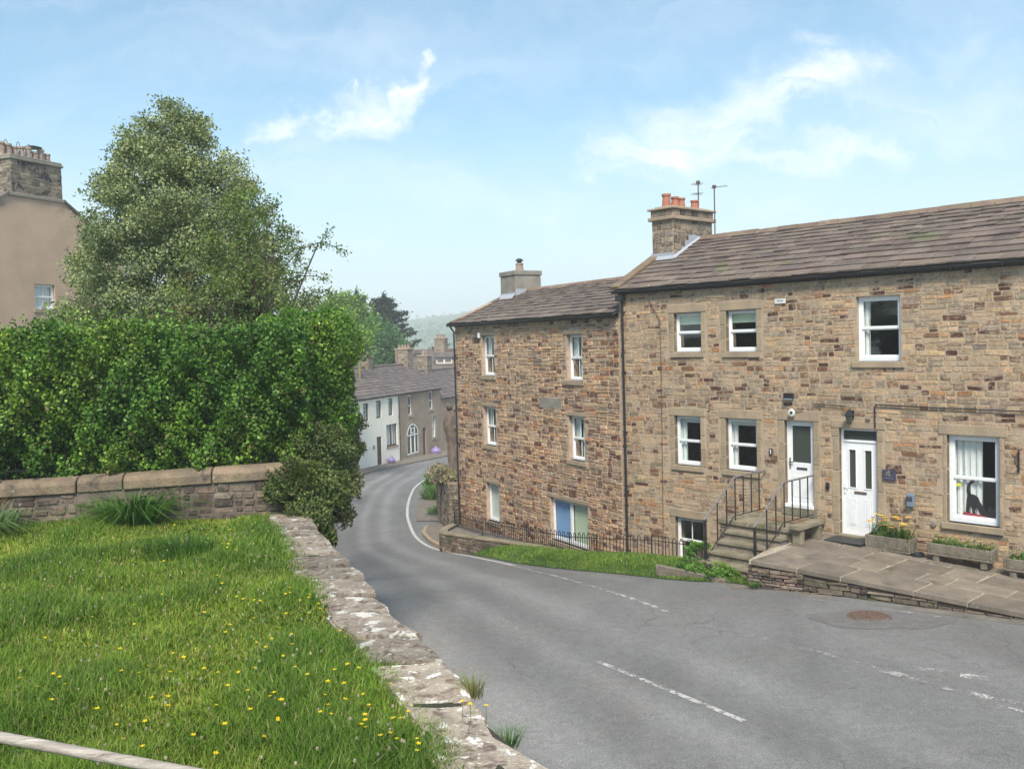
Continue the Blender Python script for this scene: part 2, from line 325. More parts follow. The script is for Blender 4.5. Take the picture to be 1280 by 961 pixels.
def rubble(mb, x0, x1, z0, z1, MAP, pal, seed, holes=(), lift=(.20,.34), wid=(.14,.5), gap=.012, dep=(.010,.032), inside=None, thin=.6):
    """coursed random rubble: lifts split into columns, columns into one to three stones.  MAP(u, z, d) -> local point"""
    r = random.Random(seed); z = z0
    while z < z1-.03:
        h = min(r.uniform(*lift), z1-z)
        if z1-z-h < min(.07, lift[0]*.7): h = z1-z
        x = x0 - r.uniform(0, .2)
        while x < x1:
            w = r.uniform(*wid)
            k = 1 if r.random() > thin else (2 if r.random() < .62 else 3)
            if h > .21: k = max(k, 2)
            if h < .13: k = 1
            elif h < .2: k = min(k, 2)
            w = max(w, 1.25*h/k)
            cuts = sorted([0]+[(i+1)/k + r.uniform(-.12, .12)/k*1.5 for i in range(k-1)]+[1])
            for a, b in zip(cuts, cuts[1:]):
                xs = [(x, x+w)]
                if w > .34 and r.random() < .45:
                    m_ = x+w*r.uniform(.35, .65); xs = [(x, m_), (m_, x+w)]
                for (xa, xb) in xs:
                    za, zb = z+h*a, z+h*b; xa = max(xa, x0); xb = min(xb, x1)
                    bad = False
                    for (hx0, hx1, hz0, hz1) in holes:
                        if xb > hx0 and xa < hx1 and zb > hz0 and za < hz1:
                            cx, cz = (xa+xb)/2, (za+zb)/2
                            if cx < hx0: xb = min(xb, hx0)
                            elif cx > hx1: xa = max(xa, hx1)
                            elif cz < hz0: zb = min(zb, hz0)
                            elif cz > hz1: za = max(za, hz1)
                            else: bad = True
                            if xb-xa < .05 or zb-za < .03: bad = True
                    if bad or xb-xa < .045 or zb-za < .03: continue
                    if inside and not inside((xa+xb)/2, (za+zb)/2): continue
                    gg = gap*r.uniform(.6, 1.5)*.5; d = r.uniform(*dep); c = pick(pal, r, sin(xa*1.3+seed)*sin(za*1.9+xa*.5+seed*2)+.5*sin(xa*4+za*5))
                    X0, X1, Z0, Z1 = xa+gg, xb-gg, za+gg*.8, zb-gg*.8; W, Hh = X1-X0, Z1-Z0
                    if W < .02 or Hh < .015: continue
                    q = lambda s: r.uniform(.06, .3)*s
                    cw = min(W, Hh)
                    ring = [(X0+q(cw), Z0), (X1-q(cw), Z0+r.uniform(0,.12)*Hh), (X1, Z0+q(cw)), (X1-r.uniform(0,.06)*W, Z1-q(cw)), (X1-q(cw), Z1), (X0+q(cw), Z1-r.uniform(0,.12)*Hh), (X0, Z1-q(cw)), (X0+r.uniform(0,.06)*W, Z0+q(cw))]
                    cx, cz = (X0+X1)/2, (Z0+Z1)/2; n = len(mb.v); tl = r.gauss(0, .035)
                    ring = [(px, pz+tl*(px-cx)) for px, pz in ring]
                    ins = min(.010, cw*.15)
                    for (px, pz) in ring: mb.vert(MAP(px, pz, -.004), c)
                    for (px, pz) in ring:
                        L_ = math.hypot(px-cx, pz-cz)+1e-6
                        mb.vert(MAP(px-(px-cx)/L_*ins, pz-(pz-cz)/L_*ins, d*r.uniform(.72, 1.08)), c)
                    for i in range(8):
                        j = (i+1) % 8; mb.f.append((n+i, n+j, n+8+j, n+8+i))
                    mb.f.append(tuple(n+8+i for i in range(8)))
            x += w
        z += h
def holewall(mb, x0, x1, z0, z1, y0, y1, holes, MAP=None):
    xs = sorted({x0, x1, *[min(max(h[i], x0), x1) for h in holes for i in (0, 1)]})
    zs = sorted({z0, z1, *[min(max(h[i], z0), z1) for h in holes for i in (2, 3)]})
    for a, b in zip(xs, xs[1:]):
        run = None
        for c, d in zip(zs, zs[1:]):
            m_ = ((a+b)/2, (c+d)/2)
            hit = any(h[0] < m_[0] < h[1] and h[2] < m_[1] < h[3] for h in holes)
            if hit:
                if run: mb.box(a, y0, run[0], b, y1, run[1], M=MAP); run = None
            else: run = (run[0] if run else c, d)
        if run: mb.box(a, y0, run[0], b, y1, run[1], M=MAP)
def slates(mb, u0, u1, v0, v1, MAP, seed, rows=(.40,.24), wid=(.35,.75), th=.03, lift=.036):
    """MAP(u, v, w): v up the slope, w out of it.  Courses diminish towards the ridge"""
    r = random.Random(seed); v = v0; i = 0
    while v < v1-.05:
        t = (v-v0)/(v1-v0); h = rows[0]*(1-t)+rows[1]*t; e = min(v+h*1.25, v1)
        u = u0 - r.uniform(0, .3)
        while u < u1:
            w = r.uniform(*wid)*(1-.35*t); a, b = max(u, u0), min(u+w-.006, u1)
            if b-a > .03:
                k = r.uniform(.80, 1.2); c = (k*r.uniform(.97,1.05), k, k*r.uniform(.95,1.05))
                dv = r.uniform(-.015, .015); tt = th*r.uniform(.8, 1.4); lf = lift*r.uniform(.8,1.25)
                n = len(mb.v)
                for (uu, vv, ww) in ((a, v+dv, lf), (b, v+dv+r.uniform(-.008,.008), lf), (b, e, .002), (a, e, .002)):
                    mb.vert(MAP(uu, vv, ww), c)
                for (uu, vv, ww) in ((a, v+dv, lf+tt), (b, v+dv, lf+tt*r.uniform(.8,1.1)), (b, e, tt), (a, e, tt)):
                    mb.vert(MAP(uu, vv, ww), c)
                for q in ((4,5,6,7), (0,1,5,4), (1,2,6,5), (2,3,7,6), (3,0,4,7), (0,3,2,1)): mb.f.append(tuple(n+j for j in q))
            u += w
        v += h; i += 1

# ------------------------------------------------------------------ windows and doors (house-local: x along the front, y into the wall, z up)
def ringbox(mb, x0, x1, z0, z1, y0, y1, t, tb=None):
    tb = tb or t
    mb.box(x0, y0, z0, x0+t, y1, z1); mb.box(x1-t, y0, z0, x1, y1, z1)
    mb.box(x0+t, y0, z1-t, x1-t, y1, z1); mb.box(x0+t, y0, z0, x1-t, y1, z0+tb)
def window(house, x0, x1, z0, z1, kind='sash', rec=.11, frame='white', sill=True, lintel=True, blind=None, fr=.05, glazing=0, mid=.52, jamb=.15, silldeep=.05, y=0., lh=.21):
    mb = MB(); ringbox(mb, x0+.004, x1-.004, z0+.004, z1-.004, y+rec, y+rec+.07, fr, fr*1.3)
    w = mb.build('window', M[frame], house, bevel=.004)
    i0, i1, k0, k1 = x0+fr+.001, x1-fr-.001, z0+fr*1.3+.001, z1-fr-.001
    zm = k0+(k1-k0)*(1-mid)
    s = MB()
    def sash(a, b, c, d, yy):
        ringbox(s, a, b, c, d, yy, yy+.03, .038, .045)
        if glazing:
            for j in range(1, glazing+1):
                xx = a+(b-a)*j/(glazing+1); s.box(xx-.011, yy+.004, c+.045, xx+.011, yy+.024, d-.038)
    if kind == 'sash':
        sash(i0, i1, zm+.001, k1, y+rec+.006); sash(i0, i1, k0, zm-.001, y+rec+.038)
        s.box(i0, y+rec+.0065, zm-.018, i1, y+rec+.036, zm)
    elif kind == 'pair':
        xm = (i0+i1)/2; s.box(xm-.04, y+rec+.002, k0, xm+.04, y+rec+.05, k1); sash(i0, xm-.041, k0, k1, y+rec+.010); sash(xm+.041, i1, k0, k1, y+rec+.010)
    elif kind == 'single': sash(i0, i1, k0, k1, y+rec+.010)
    elif kind == 'grid':
        sash(i0, i1, k0, k1, y+rec+.010)
        for j in (1, 2, 3):
            zz = k0+(k1-k0)*j/4; s.box(i0+.02, y+rec+.014, zz-.012, i1-.02, y+rec+.034, zz+.012)
    s.build('sash', M[frame], w, bevel=.003)
    gl = MB(); yg = y+rec+.052 if kind == 'sash' else y+rec+.026
    if kind == 'sash':
        gl.face([(i0+.02, y+rec+.022, zm+.02), (i1-.02, y+rec+.022, zm+.02), (i1-.02, y+rec+.022, k1-.02), (i0+.02, y+rec+.022, k1-.02)])
        gl.face([(i0+.02, yg, k0+.02), (i1-.02, yg, k0+.02), (i1-.02, yg, zm-.02), (i0+.02, yg, zm-.02)])
    else: gl.face([(i0+.02, yg, k0+.02), (i1-.02, yg, k0+.02), (i1-.02, yg, k1-.02), (i0+.02, yg, k1-.02)])
    gl.build('pane', M['glass'], w)
    if jamb:
        door_jamb(w, x0, x1, z0, z1, jamb, y)
    if sill: MB().box(x0-.09, y-silldeep, z0-.13, x1+.09, y+rec+.02, z0).build('sill', M['ashlar'], w, bevel=.008)
    if lintel: MB().box(x0-.16, y-.022, z1, x1+.16, y+.2, z1+lh).build('lintel', M['ashlar'], w, bevel=.01)
    yb = y+rec+.078
    for bl in (blind or ()):
        mt, a, b, c, d, nm = bl
        A, B = x0+(x1-x0)*a, x0+(x1-x0)*b; Cz, D = z0+(z1-z0)*c, z0+(z1-z0)*d
        cb = MB()
        if nm == 'blind': cb.box(A, yb, Cz, B, yb+.012, D)
        else:
            n = max(6, int((B-A)/.035)); row = []
            for j in range(n+1):
                xx = A+(B-A)*j/n; yy = yb+.03+.022*sin(j*1.9)+.008*sin(j*.7); row.append((xx, yy))
            for (p, q) in zip(row, row[1:]): cb.face([(p[0], p[1], Cz), (q[0], q[1], Cz), (q[0], q[1], D), (p[0], p[1], D)])
        cb.build(nm, M[mt], w)
    return w
def blocks(house, lst, name='quoins', mat='ashlar', bev=.012):
    mb = MB()
    for b in lst:
        k = rnd.uniform(.85, 1.1); mb.box(*b, c=(k, k*.99, k*.96))
    return mb.build(name, M[mat], house, bevel=bev)
def door_jamb(d, x0, x1, z0, z1, wj0=.15, y=0.):
    for q in (0, 1):
        js_ = .03 if wj0 > .1 else .01; jb = MB(); z = z0
        while z < z1-.02:
            h = min(rnd.uniform(.28, .62), z1-z)
            if z1-z-h < .15: h = z1-z
            wj = wj0+rnd.uniform(-js_, js_); k = rnd.uniform(.85, 1.12)
            if q: jb.box(x1, y-.012, z+.003, x1+wj, y+.2, z+h-.003, c=(k,k,k*.97))
            else: jb.box(x0-wj, y-.012, z+.003, x0, y+.2, z+h-.003, c=(k,k,k*.97))
            z += h
        jb.build('jamb', M['ashlar'], d, bevel=.012)

# ================================================================== RIGHT ROW (two cottages under one roof)
XR0, XR1, BR = -6.28, 10.5, -1.75
EZ, RD, PM = 5.80, 2.62, .510           # eave height at the facade plane, ridge depth, pitch
RZ = EZ + PM*RD
hR = thing('stone_cottage_row', 'long buff rubble stone house with two white front doors and stone slate roof', 'house', (C0[0], C0[1], 0), -YR)
winR = [(-4.52,-3.72,1.19,2.45), (-2.98,-2.12,1.19,2.45), (-4.48,-3.65,4.06,5.05), (-2.92,-2.08,4.05,5.05), (.38,1.35,3.81,5.20), (2.27,3.26,.57,2.34), (-4.56,-3.68,-1.33,-.15)]
doorsR = [(-1.38,-.66,.47,2.47), (-.04,.82,-.02,2.36)]
extra = [(5.6,6.5,.6,2.35), (5.7,6.6,3.85,5.1), (7.6,8.4,-.6,1.6)]
holes = winR + doorsR + extra[:2]
mb = MB(); holewall(mb, XR0, XR1, BR, EZ+.06, 0, .42, holes)
mb.box(XR0, .42, BR, XR0+.42, 2*RD, EZ+.05); mb.box(XR1-.42, .42, BR, XR1, 2*RD, EZ+.05); mb.box(XR0+.42, 2*RD-.4, BR, XR1-.42, 2*RD, EZ+.05)
for xg in (XR0, XR1-.42):
    mb.prism([(xg, 0.0), (xg+.42, 0.0), (xg+.42, 1.0), (xg, 1.0)], 0, 1, M=lambda p: (p[0], .06 if p[1] < .5 else RD, EZ+.05 if p[2] < .5 else (EZ+.052 if p[1] < .5 else RZ-.04)))
    mb.prism([(xg, 0.0), (xg+.42, 0.0), (xg+.42, 1.0), (xg, 1.0)], 0, 1, M=lambda p: (p[0], RD if p[1] < .5 else 2*RD-.06, EZ+.05 if p[2] < .5 else (RZ-.04 if p[1] < .5 else EZ+.052)))
wallR = mb.build('wall', M['mortar'], hR)
st = MB()
sk = []
for (a, b, c, d) in holes:
    sk.append((a-.01, b+.01, c-.13, d+.01) if (a, b) == (.38, 1.35) else (a-.08, b+.08, c-.14, d+.20) if (a, b) == (2.27, 3.26) else (a-.19, b+.19, c-.14, d+.22) if d-c < 2.2 and c > -1.4 and (a, b) != (-1.38, -.66) else (a-.17, b+.17, c, d+.24))
rubble(st, XR0, XR1, BR, EZ-.02, lambda u, z, d: (u, -d, z), PAL_R, 11, sk, lift=(.10,.24), wid=(.16,.58), thin=.78, gap=.016, dep=(.001,.014))
rubble(st, 0, 2*RD, 4.4, RZ, lambda u, z, d: (XR0-d, u, z), PAL_R, 12, inside=lambda u, z: z < EZ-.1+PM*(RD-abs(u-RD)))
st.build('stonework', M['rubble'], hR)
B = [('greenblind', .05, .95, .70, .96, 'blind')]
window(hR, *winR[0], blind=[('greyblind', .05, .33, .04, .96, 'curtain'), ('curtain', .28, .95, .86, .96, 'blind')])
window(hR, *winR[1], blind=[('curtain', .05, .28, .04, .96, 'curtain'), ('curtain', .05, .95, .86, .96, 'blind')])
window(hR, *winR[2], blind=B); window(hR, *winR[3], blind=B)
window(hR, *winR[4], jamb=0, lintel=False, mid=.5, fr=.07, blind=[('curtain', .05, .24, .04, .96, 'curtain')])
window(hR, *winR[5], jamb=.07, mid=.5, fr=.075, silldeep=.07, blind=[('curtain', .06, .62, .05, .97, 'curtain')])
window(hR, *winR[6], glazing=1, sill=False)
window(hR, *extra[0]); window(hR, *extra[1])
# door one (glazed), up the steps
def door_one():
    x0, x1, z0, z1 = doorsR[0]
    mb = MB(); ringbox(mb, x0+.003, x1-.003, z0+.08, z1-.003, .10, .17, .05, .05); mb.box(x0, -.03, z0, x1, .2, z0+.079)
    d = mb.build('door', M['white'], hR, bevel=.004)
    a, b, c, e = x0+.055, x1-.055, z0+.135, z1-.055
    mb = MB(); ringbox(mb, a, b, 1.42, e, .118, .16, .075, .075); mb.box(a, .118, c, b, .16, 1.419)
    mb.box(a+.09, .110, c+.09, b-.09, .119, 1.20)
    mb.build('door_leaf', M['white'], d, bevel=.006)
    MB().face([(a+.07, .135, 1.49), (b-.07, .135, 1.49), (b-.07, .135, e-.07), (a+.07, .135, e-.07)]).build('glazed_panel', M['obsglass'], d)
    MB().box(a+.012, .085, 1.36, a+.04, .117, 1.60).box(a+.015, .060, 1.49, a+.12, .084, 1.515).build('handle', M['steel'], d, bevel=.003)
    MB().box(a+.18, .108, 1.33, b-.16, .1175, 1.39).build('letterbox', M['steel'], d, bevel=.003)
    MB().box(x0-.16, -.022, z1, x1+.16, .2, z1+.23).build('lintel', M['ashlar'], d, bevel=.01)
    door_jamb(d, x0, x1, z0, z1)
    MB().box(x0-.1, -.02, z0-.19, x1+.1, .25, z0-.001).build('threshold', M['step'], d, bevel=.012)
door_one()
def door_two():
    x0, x1, z0, z1 = doorsR[1]
    mb = MB(); ringbox(mb, x0+.003, x1-.003, z0+.03, z1-.003, .09, .17, .05, .05); mb.box(x0+.05, .09, 2.05, x1-.05, .17, 2.10)
    d = mb.build('door', M['white'], hR, bevel=.004)
    a, b, c, e = x0+.055, x1-.055, z0+.085, 2.045
    # leaf with two slots for the glass
    g1 = (a+.12, a+.27, 1.05, 1.88); g2 = (b-.27, b-.12, 1.05, 1.88)
    mb = MB(); holewall(mb, a, b, c, e, .112, .155, [g1, g2])
    for (p, q, r_, s_) in (g1, g2): ringbox(mb, p-.018, q+.018, r_-.018, s_+.018, .100, .1115, .018)
    for (p, q) in ((a+.11, a+.28), (b-.28, b-.11)):
        ringbox(mb, p, q, .22, .80, .104, .1115, .018); mb.box(p+.035, .102, .255, q-.035, .1115, .765)
    mb.build('door_leaf', M['white'], d, bevel=.004)
    for (p, q, r_, s_) in (g1, g2): MB().face([(p, .135, r_), (q, .135, r_), (q, .135, s_), (p, .135, s_)]).build('glass_slot', M['obsglass'], d)
    MB().face([(x0+.05, .12, 2.10), (x1-.05, .12, 2.10), (x1-.05, .12, z1-.05), (x0+.05, .12, z1-.05)]).build('fanlight', M['obsglass'], d)
    MB().box((a+b)/2-.14, .098, .92, (a+b)/2+.14, .111, .975).build('letterbox', M['rust'], d, bevel=.003)
    MB().box(a+.012, .080, .92, a+.04, .111, 1.14).box(a+.015, .058, 1.04, a+.11, .079, 1.062).build('handle', M['white'], d, bevel=.003)
    MB().box(x0-.18, -.022, z1, x1+.18, .2, z1+.17).build('lintel', M['ashlar'], d, bevel=.01)
    door_jamb(d, x0, x1, z0+.03, z1)
    MB().box(x0-.05, -.07, z0-.1, x1+.05, .25, z0+.03).build('threshold', M['step'], d, bevel=.01)
door_two()
# inside floors so that storeys are closed off
MB().box(XR0+.43, .43, -.2, XR1-.43, 2*RD-.41, .0).box(XR0+.43, .43, 2.75, XR1-.43, 2*RD-.41, 2.95).box(-1.75, .43, 0.01, -1.65, 2*RD-.41, 2.74).box(1.75, .43, 0.01, 1.85, 2*RD-.41, 2.74).box(-.6, .43, 2.96, -.5, 2*RD-.41, 5.5).box(XR0+.43, 2.6, BR, XR1-.43, 2.7, -.21).build('inner_floors', M['room'], hR)
# roof
L_ = math.hypot(RD+.18, PM*(RD+.18)); ca, sa = 1/math.hypot(1, PM), PM/math.hypot(1, PM)
def roofmap(side, x_off=0, ez=EZ, pm=PM, rd=RD, over=.18):
    ca, sa = 1/math.hypot(1, pm), pm/math.hypot(1, pm)
    def f(u, v, w):
        y = -over + v*ca - w*sa; z = ez - over*pm + v*sa + w*ca
        if side < 0: y = 2*rd - y
        return (u+x_off, y, z)
    return f
rf = MB(); f1 = roofmap(1); f2 = roofmap(-1)
for f in (f1, f2):
    n = len(rf.v)
    rf.box(XR0-.08, 0, -.03, XR1+.1, L_, .0, c=(.7,.7,.7), M=lambda p: f(p[0], p[1], p[2]))
    slates(rf, XR0-.10, XR1+.1, 0, L_-.02, f, 21, rows=(.33,.20), wid=(.28,.66))
roofR = rf.build('roof', M['slate'], hR)
rg = MB(); x = XR0+.9
rr_ = random.Random(5)
while x < XR1:
    w = rr_.uniform(.45, .7); k = rr_.uniform(.9, 1.25); z = RZ+.05+rr_.uniform(-.008,.012)
    rg.prism([(x, 0), (x+w-.01, 0), (x+w-.01, 1), (x, 1)], 0, 1, c=(k*1.08, k, k*.9), M=lambda p, z=z: (p[0], RD+(-.19 if p[1] < .5 else .19)*(1 if p[2] < .5 else .28), z-.09 if p[2] < .5 else z+.055)); x += w
rg.build('ridge_tiles', M['slate'], roofR, bevel=.01)
# verge kerb stones on the left gable
vg = MB()
for i in range(7):
    a, b = i*.33, i*.33+.325
    vg.box(XR0-.13, .02+a, 0, XR0+.16, .02+b, .07, c=(1.3, 1.2, .95), M=lambda p: f1(p[0], p[1], p[2]+.06))
vg.build('verge_stones', M['slate'], roofR, bevel=.01)
def gutter(house, x0, x1, y, z, stops=None, r=.055):
    mb = MB(); n = 8
    for k in range(n):
        a0, a1 = pi+pi*k/n, pi+pi*(k+1)/n
        P = [(x0, y+r*cos(a0), z+r*sin(a0)), (x1, y+r*cos(a0), z+r*sin(a0)), (x1, y+r*cos(a1), z+r*sin(a1)), (x0, y+r*cos(a1), z+r*sin(a1))]
        mb.face(P); mb.face([(p[0], y+(p[1]-y)*.88, z+(p[2]-z)*.88+.001) for p in P])
    for sgn in (-1, 1): mb.box(x0, y+sgn*r*.94-.004, z-.012, x1, y+sgn*r*.94+.004, z+.004)
    x = x0+.3
    while x < x1: mb.box(x-.015, y-.062, z-.064, x+.015, y+.09, z-.05); mb.box(x-.015, y-.066, z-.06, x+.015, y-.058, z+.012); x += .95
    return mb.build('gutter', M['black'], house)
gz = EZ-.18*PM-.01
gutter(hR, XR0-.12, XR1, -.15, gz)
# lead-dark fascia board behind gutter
MB().box(XR0, -.05, gz-.09, XR1, -.003, gz+.05).build('fascia', M['black'], hR)
def downpipe(house, x, y, z0, z1, top=None):
    mb = MB(); pts = [(x, y, z0), (x, y, z1-.25)] + ([top[0], top[1]] if top else [(x, y, z1)])
    mb.tube(pts, .034, 8)
    z = z0+.5
    while z < z1-.4: mb.tube([(x, y, z-.03), (x, y, z+.03)], .043, 8); mb.box(x-.06, y, z-.012, x+.06, y+.055, z+.012); z += 1.6
    return mb.build('downpipe', M['black'], house, smooth=False)
dp = downpipe(hR, -6.12, -.075, -1.75, gz, top=((-6.14, -.12, gz-.14), (-6.14, -.15, gz-.03)))
# hopper
MB().prism([(-6.24,-.22), (-6.02,-.22), (-6.02,-.04), (-6.24,-.04)], gz-.26, gz-.10).build('hopper', M['black'], dp, bevel=.01)
# cable runs on the wall
def cable(house, pts, r=.012, name='wall_cable', mat='black'): return MB().tube(pts, r, 6).build(name, M[mat], house)
cable(hR, [(.80, -.04, 2.40), (.80, -.045, 2.86), (.84, -.045, 2.90), (2.2, -.045, 2.87), (3.7, -.045, 2.86), (6.5, -.045, 2.84), (10.2, -.045, 2.85)], .014)
cable(hR, [(-.62, -.04, 2.87), (-.2, -.045, 2.86), (.12, -.045, 2.84)], .012)
cable(hR, [(-5.05, -.04, 5.15), (-4.9, -.04, 4.9), (-4.88, -.04, 4.0), (-4.9, -.04, 1.5), (-4.93, -.04, -1.2)], .009, mat='rust')
cable(hR, [(-5.05, -.04, 5.15), (-5.25, -.04, 5.42)], .009, mat='rust')

def pots(ch, lst, mat, hs=.36):
    for (x, y, z, r, h) in lst:
        MB().lathe([(r*1.08, z-.03), (r*1.02, z+.03), (r*.86, z+h*.75), (r*.9, z+h*.82), (r*1.05, z+h*.84), (r*1.05, z+h), (r*.8, z+h), (r*.75, z+h*.7)], x, y, 14).build('chimney_pot', M[mat], ch, smooth=False)
def chimney(house, x0, x1, y0, y1, zb, zt, pal, mat, seed, capov=.06, bandz=None, core='mortar', lift=(.10,.2)):
    mb = MB(); mb.box(x0, y0, zb, x1, y1, zt); 
    ch = mb.build('chimney', M[core], house)
    s = MB()
    kw = dict(lift=lift, wid=(.12,.4), thin=.35, gap=.008, dep=(.008,.022))
    rubble(s, x0, x1, zb, zt, lambda u, z, d: (u, y0-d, z), pal, seed, **kw)
    rubble(s, x0, x1, zb, zt, lambda u, z, d: (u, y1+d, z), pal, seed+1, **kw)
    rubble(s, y0, y1, zb, zt, lambda u, z, d: (x0-d, u, z), pal, seed+2, **kw)
    rubble(s, y0, y1, zb, zt, lambda u, z, d: (x1+d, u, z), pal, seed+3, **kw)
    s.build('chimney_stones', M[mat], ch)
    return ch
cx0, cx1, cy0, cy1 = XR0-.02, -5.58, 1.50, 3.30
ch = chimney(hR, cx0, cx1, cy0, cy1, 6.2, 7.92, PAL_G, 'chim', 31)
c_ = MB(); c_.box(cx0-.09, cy0-.09, 7.66, cx1+.09, cy1+.09, 7.76); c_.box(cx0-.03, cy0-.03, 7.762, cx1+.03, cy1+.03, 7.94); c_.box(cx0-.10, cy0-.10, 7.942, cx1+.10, cy1+.10, 8.0)
c_.prism([(cx0+.05,cy0+.05), (cx1-.05,cy0+.05), (cx1-.05,cy1-.05), (cx0+.05,cy1-.05)], 7.99, 8.05); c_.build('cap', M['ashlar'], ch, bevel=.012)
s = MB()
for fc in (0, 1):
    t = 0; L2 = (cx1-cx0) if fc == 0 else (cy1-cy0)
    while t < L2-.05:
        w = min(rr_.uniform(.14, .3), L2-t)
        if rr_.random() < .75:
            if fc == 0: s.box(cx0+t+.01, cy0-.045, 7.78, cx0+t+w-.02, cy0-.03, 7.92, c=pick(PAL_D, rr_))
            else: s.box(cx1+.03, cy0+t+.01, 7.78, cx1+.045, cy0+t+w-.02, 7.92, c=pick(PAL_D, rr_))
        t += w
s.build('cap_bricks', M['chim'], ch)
pots(ch, [(-5.93, 1.68, 8.03, .125, .36), (-5.88, 2.0, 8.03, .115, .30), (-5.88, 2.28, 8.03, .115, .29), (-5.86, 2.88, 8.03, .12, .27)], 'pot')
# lead flashing: skirt along the roof line on the front and right faces
fl = MB()
def roofz(y): return EZ+PM*min(y, 2*RD-y)
fl.box(cx0-.02, cy0-.040, roofz(cy0)-.15, cx1+.035, cy0-.027, roofz(cy0)+.20)
ys = np.linspace(cy0-.02, RD+.02, 8)
for a, b in zip(ys, ys[1:]):
    zt = roofz(a)+.14+.22*math.exp(-((a-2.15)/.3)**2)-.10*max(0, a-2.3)
    fl.box(cx1+.027, a, roofz(a)-.1, cx1+.04, b, zt)
fl.face([(cx0-.02, cy0-.03, roofz(cy0)+.12), (cx1+.05, cy0-.03, roofz(cy0)+.12), (cx1+.1, cy0-.14, roofz(cy0-.14)+.075), (cx0-.02, cy0-.14, roofz(cy0-.14)+.075)])
fl.face([(cx1+.04, cy0-.03, roofz(cy0)+.12), (cx1+.12, cy0-.14, roofz(cy0-.14)+.075), (cx1+.10, RD, roofz(RD)+.07), (cx1+.04, RD, roofz(RD)+.10)])
fl.build('flashing', M['lead'], ch)
# two aerials strapped to the stack
def aerial(x, y, zb, zt, n, yaw, name='aerial'):
    mb = MB(); mb.tube([(x, y, zb), (x, y, zt)], .018, 6)
    a = MB()
    dx, dy = cos(yaw), sin(yaw)
    for k, zz in enumerate(np.linspace(zt-.04, zt-.04-.28*(n-1), n)):
        mb.tube([(x-dx*.1, y-dy*.1, zz), (x+dx*.38, y+dy*.38, zz)], .008, 5)
        for t in np.linspace(.0, .34, 4): mb.tube([(x+dx*t-dy*.16, y+dy*t+dx*.16, zz), (x+dx*t+dy*.16, y+dy*t-dx*.16, zz)], .004, 4)
    mb.box(x-.04, y-.04, zt-.07, x+.04, y+.04, zt+.02)
    return mb.build(name, M['rust'], ch)
aerial(-5.85, 3.05, 8.0, 8.85, 2, 2.4); aerial(cx1+.10, 3.30, 7.0, 8.70, 1, .3)

# ================================================================== LEFT HOUSE (three storeys)
XL0, XL1, BL = -10.15, .02, -3.4
EZL, RDL, PML = 5.20, 2.5, .43
RZL = EZL+PML*RDL
hL = thing('three_storey_stone_house', 'three storey house of dark red brown rubble with narrow white sash windows', 'house', (KP[0], KP[1], 0), -YL)
winL = [(-8.10,-7.18,3.30,4.68), (-2.66,-1.82,3.26,4.61), (-8.10,-7.20,.90,2.25), (-2.65,-1.80,.92,2.23), (-8.04,-7.13,-1.72,-.39), (-3.80,-1.73,-1.65,-.33)]
mb = MB(); holewall(mb, XL0, XL1, BL, EZL+.04, 0, .42, winL)
mb.box(XL0, .42, BL, XL0+.42, 2*RDL, EZL+.03); mb.box(XL0+.42, 2*RDL-.4, BL, XL1, 2*RDL, EZL+.03); mb.box(XL1-.3, .43, BL, XL1, 2*RDL-.41, EZL+.02)
mb.prism([(XL0, 0.0), (XL0+.42, 0.0), (XL0+.42, 1.0), (XL0, 1.0)], 0, 1, M=lambda p: (p[0], .06 if p[1] < .5 else RDL, EZL+.03 if p[2] < .5 else (EZL+.032 if p[1] < .5 else RZL-.04)))
mb.prism([(XL0, 0.0), (XL0+.42, 0.0), (XL0+.42, 1.0), (XL0, 1.0)], 0, 1, M=lambda p: (p[0], RDL if p[1] < .5 else 2*RDL-.06, EZL+.03 if p[2] < .5 else (RZL-.04 if p[1] < .5 else EZL+.032)))
mb.build('wall', M['mortarB'], hL)
st = MB(); sk = [(a-.01, b+.01, c-.12, d+.13) for (a, b, c, d) in winL]
rubble(st, XL0, -.02, BL, EZL-.02, lambda u, z, d: (u, -d, z), PAL_L, 41, sk, lift=(.12,.27), wid=(.22,.66), thin=.85, gap=.026, dep=(.006,.030))
rubble(st, 0, 2*RDL, BL, RZL, lambda u, z, d: (XL0-d, u, z), PAL_L, 42, inside=lambda u, z: z < EZL-.1+PML*(RDL-abs(u-RDL)), gap=.02)
st.build('stonework', M['rubbleB'], hL)
cur = [('greyblind', .06, .94, .05, .95, 'curtain')]
for i in range(4): window(hL, *winL[i], glazing=1, jamb=0, lh=.12, rec=.13, mid=.52, blind=[('greyblind', .08, .40, .5, .94, 'curtain'), ('greyblind', .5, .93, .05, .95, 'curtain')] if i % 2 else [('greyblind', .55, .95, .05, .94, 'curtain'), ('greyblind', .08, .3, .45, .94, 'curtain')])
window(hL, *winL[4], kind='single', jamb=0, lh=.12, rec=.12, blind=[('greyblind', .04, .96, .04, .97, 'blind')], fr=.06)
window(hL, *winL[5], kind='pair', jamb=0, lh=.12, rec=.10, blind=[('blueblind', .04, .47, .04, .97, 'blind'), ('greenblind', .53, .96, .04, .97, 'blind')], fr=.06)
MB().box(XL0+.43, .43, -.25, XL1-.31, 2*RDL-.41, -.05).box(XL0+.43, .43, 2.6, XL1-.31, 2*RDL-.41, 2.8).box(-5, .43, -.04, -4.9, 2*RDL-.41, 2.59).box(-5, .43, 2.81, -4.9, 2*RDL-.41, 5.1).build('inner_floors', M['room'], hL)
rf = MB(); LL = math.hypot(RDL+.2, PML*(RDL+.2)); g1 = roofmap(1, 0, EZL, PML, RDL, .2); g2 = roofmap(-1, 0, EZL, PML, RDL, .2)
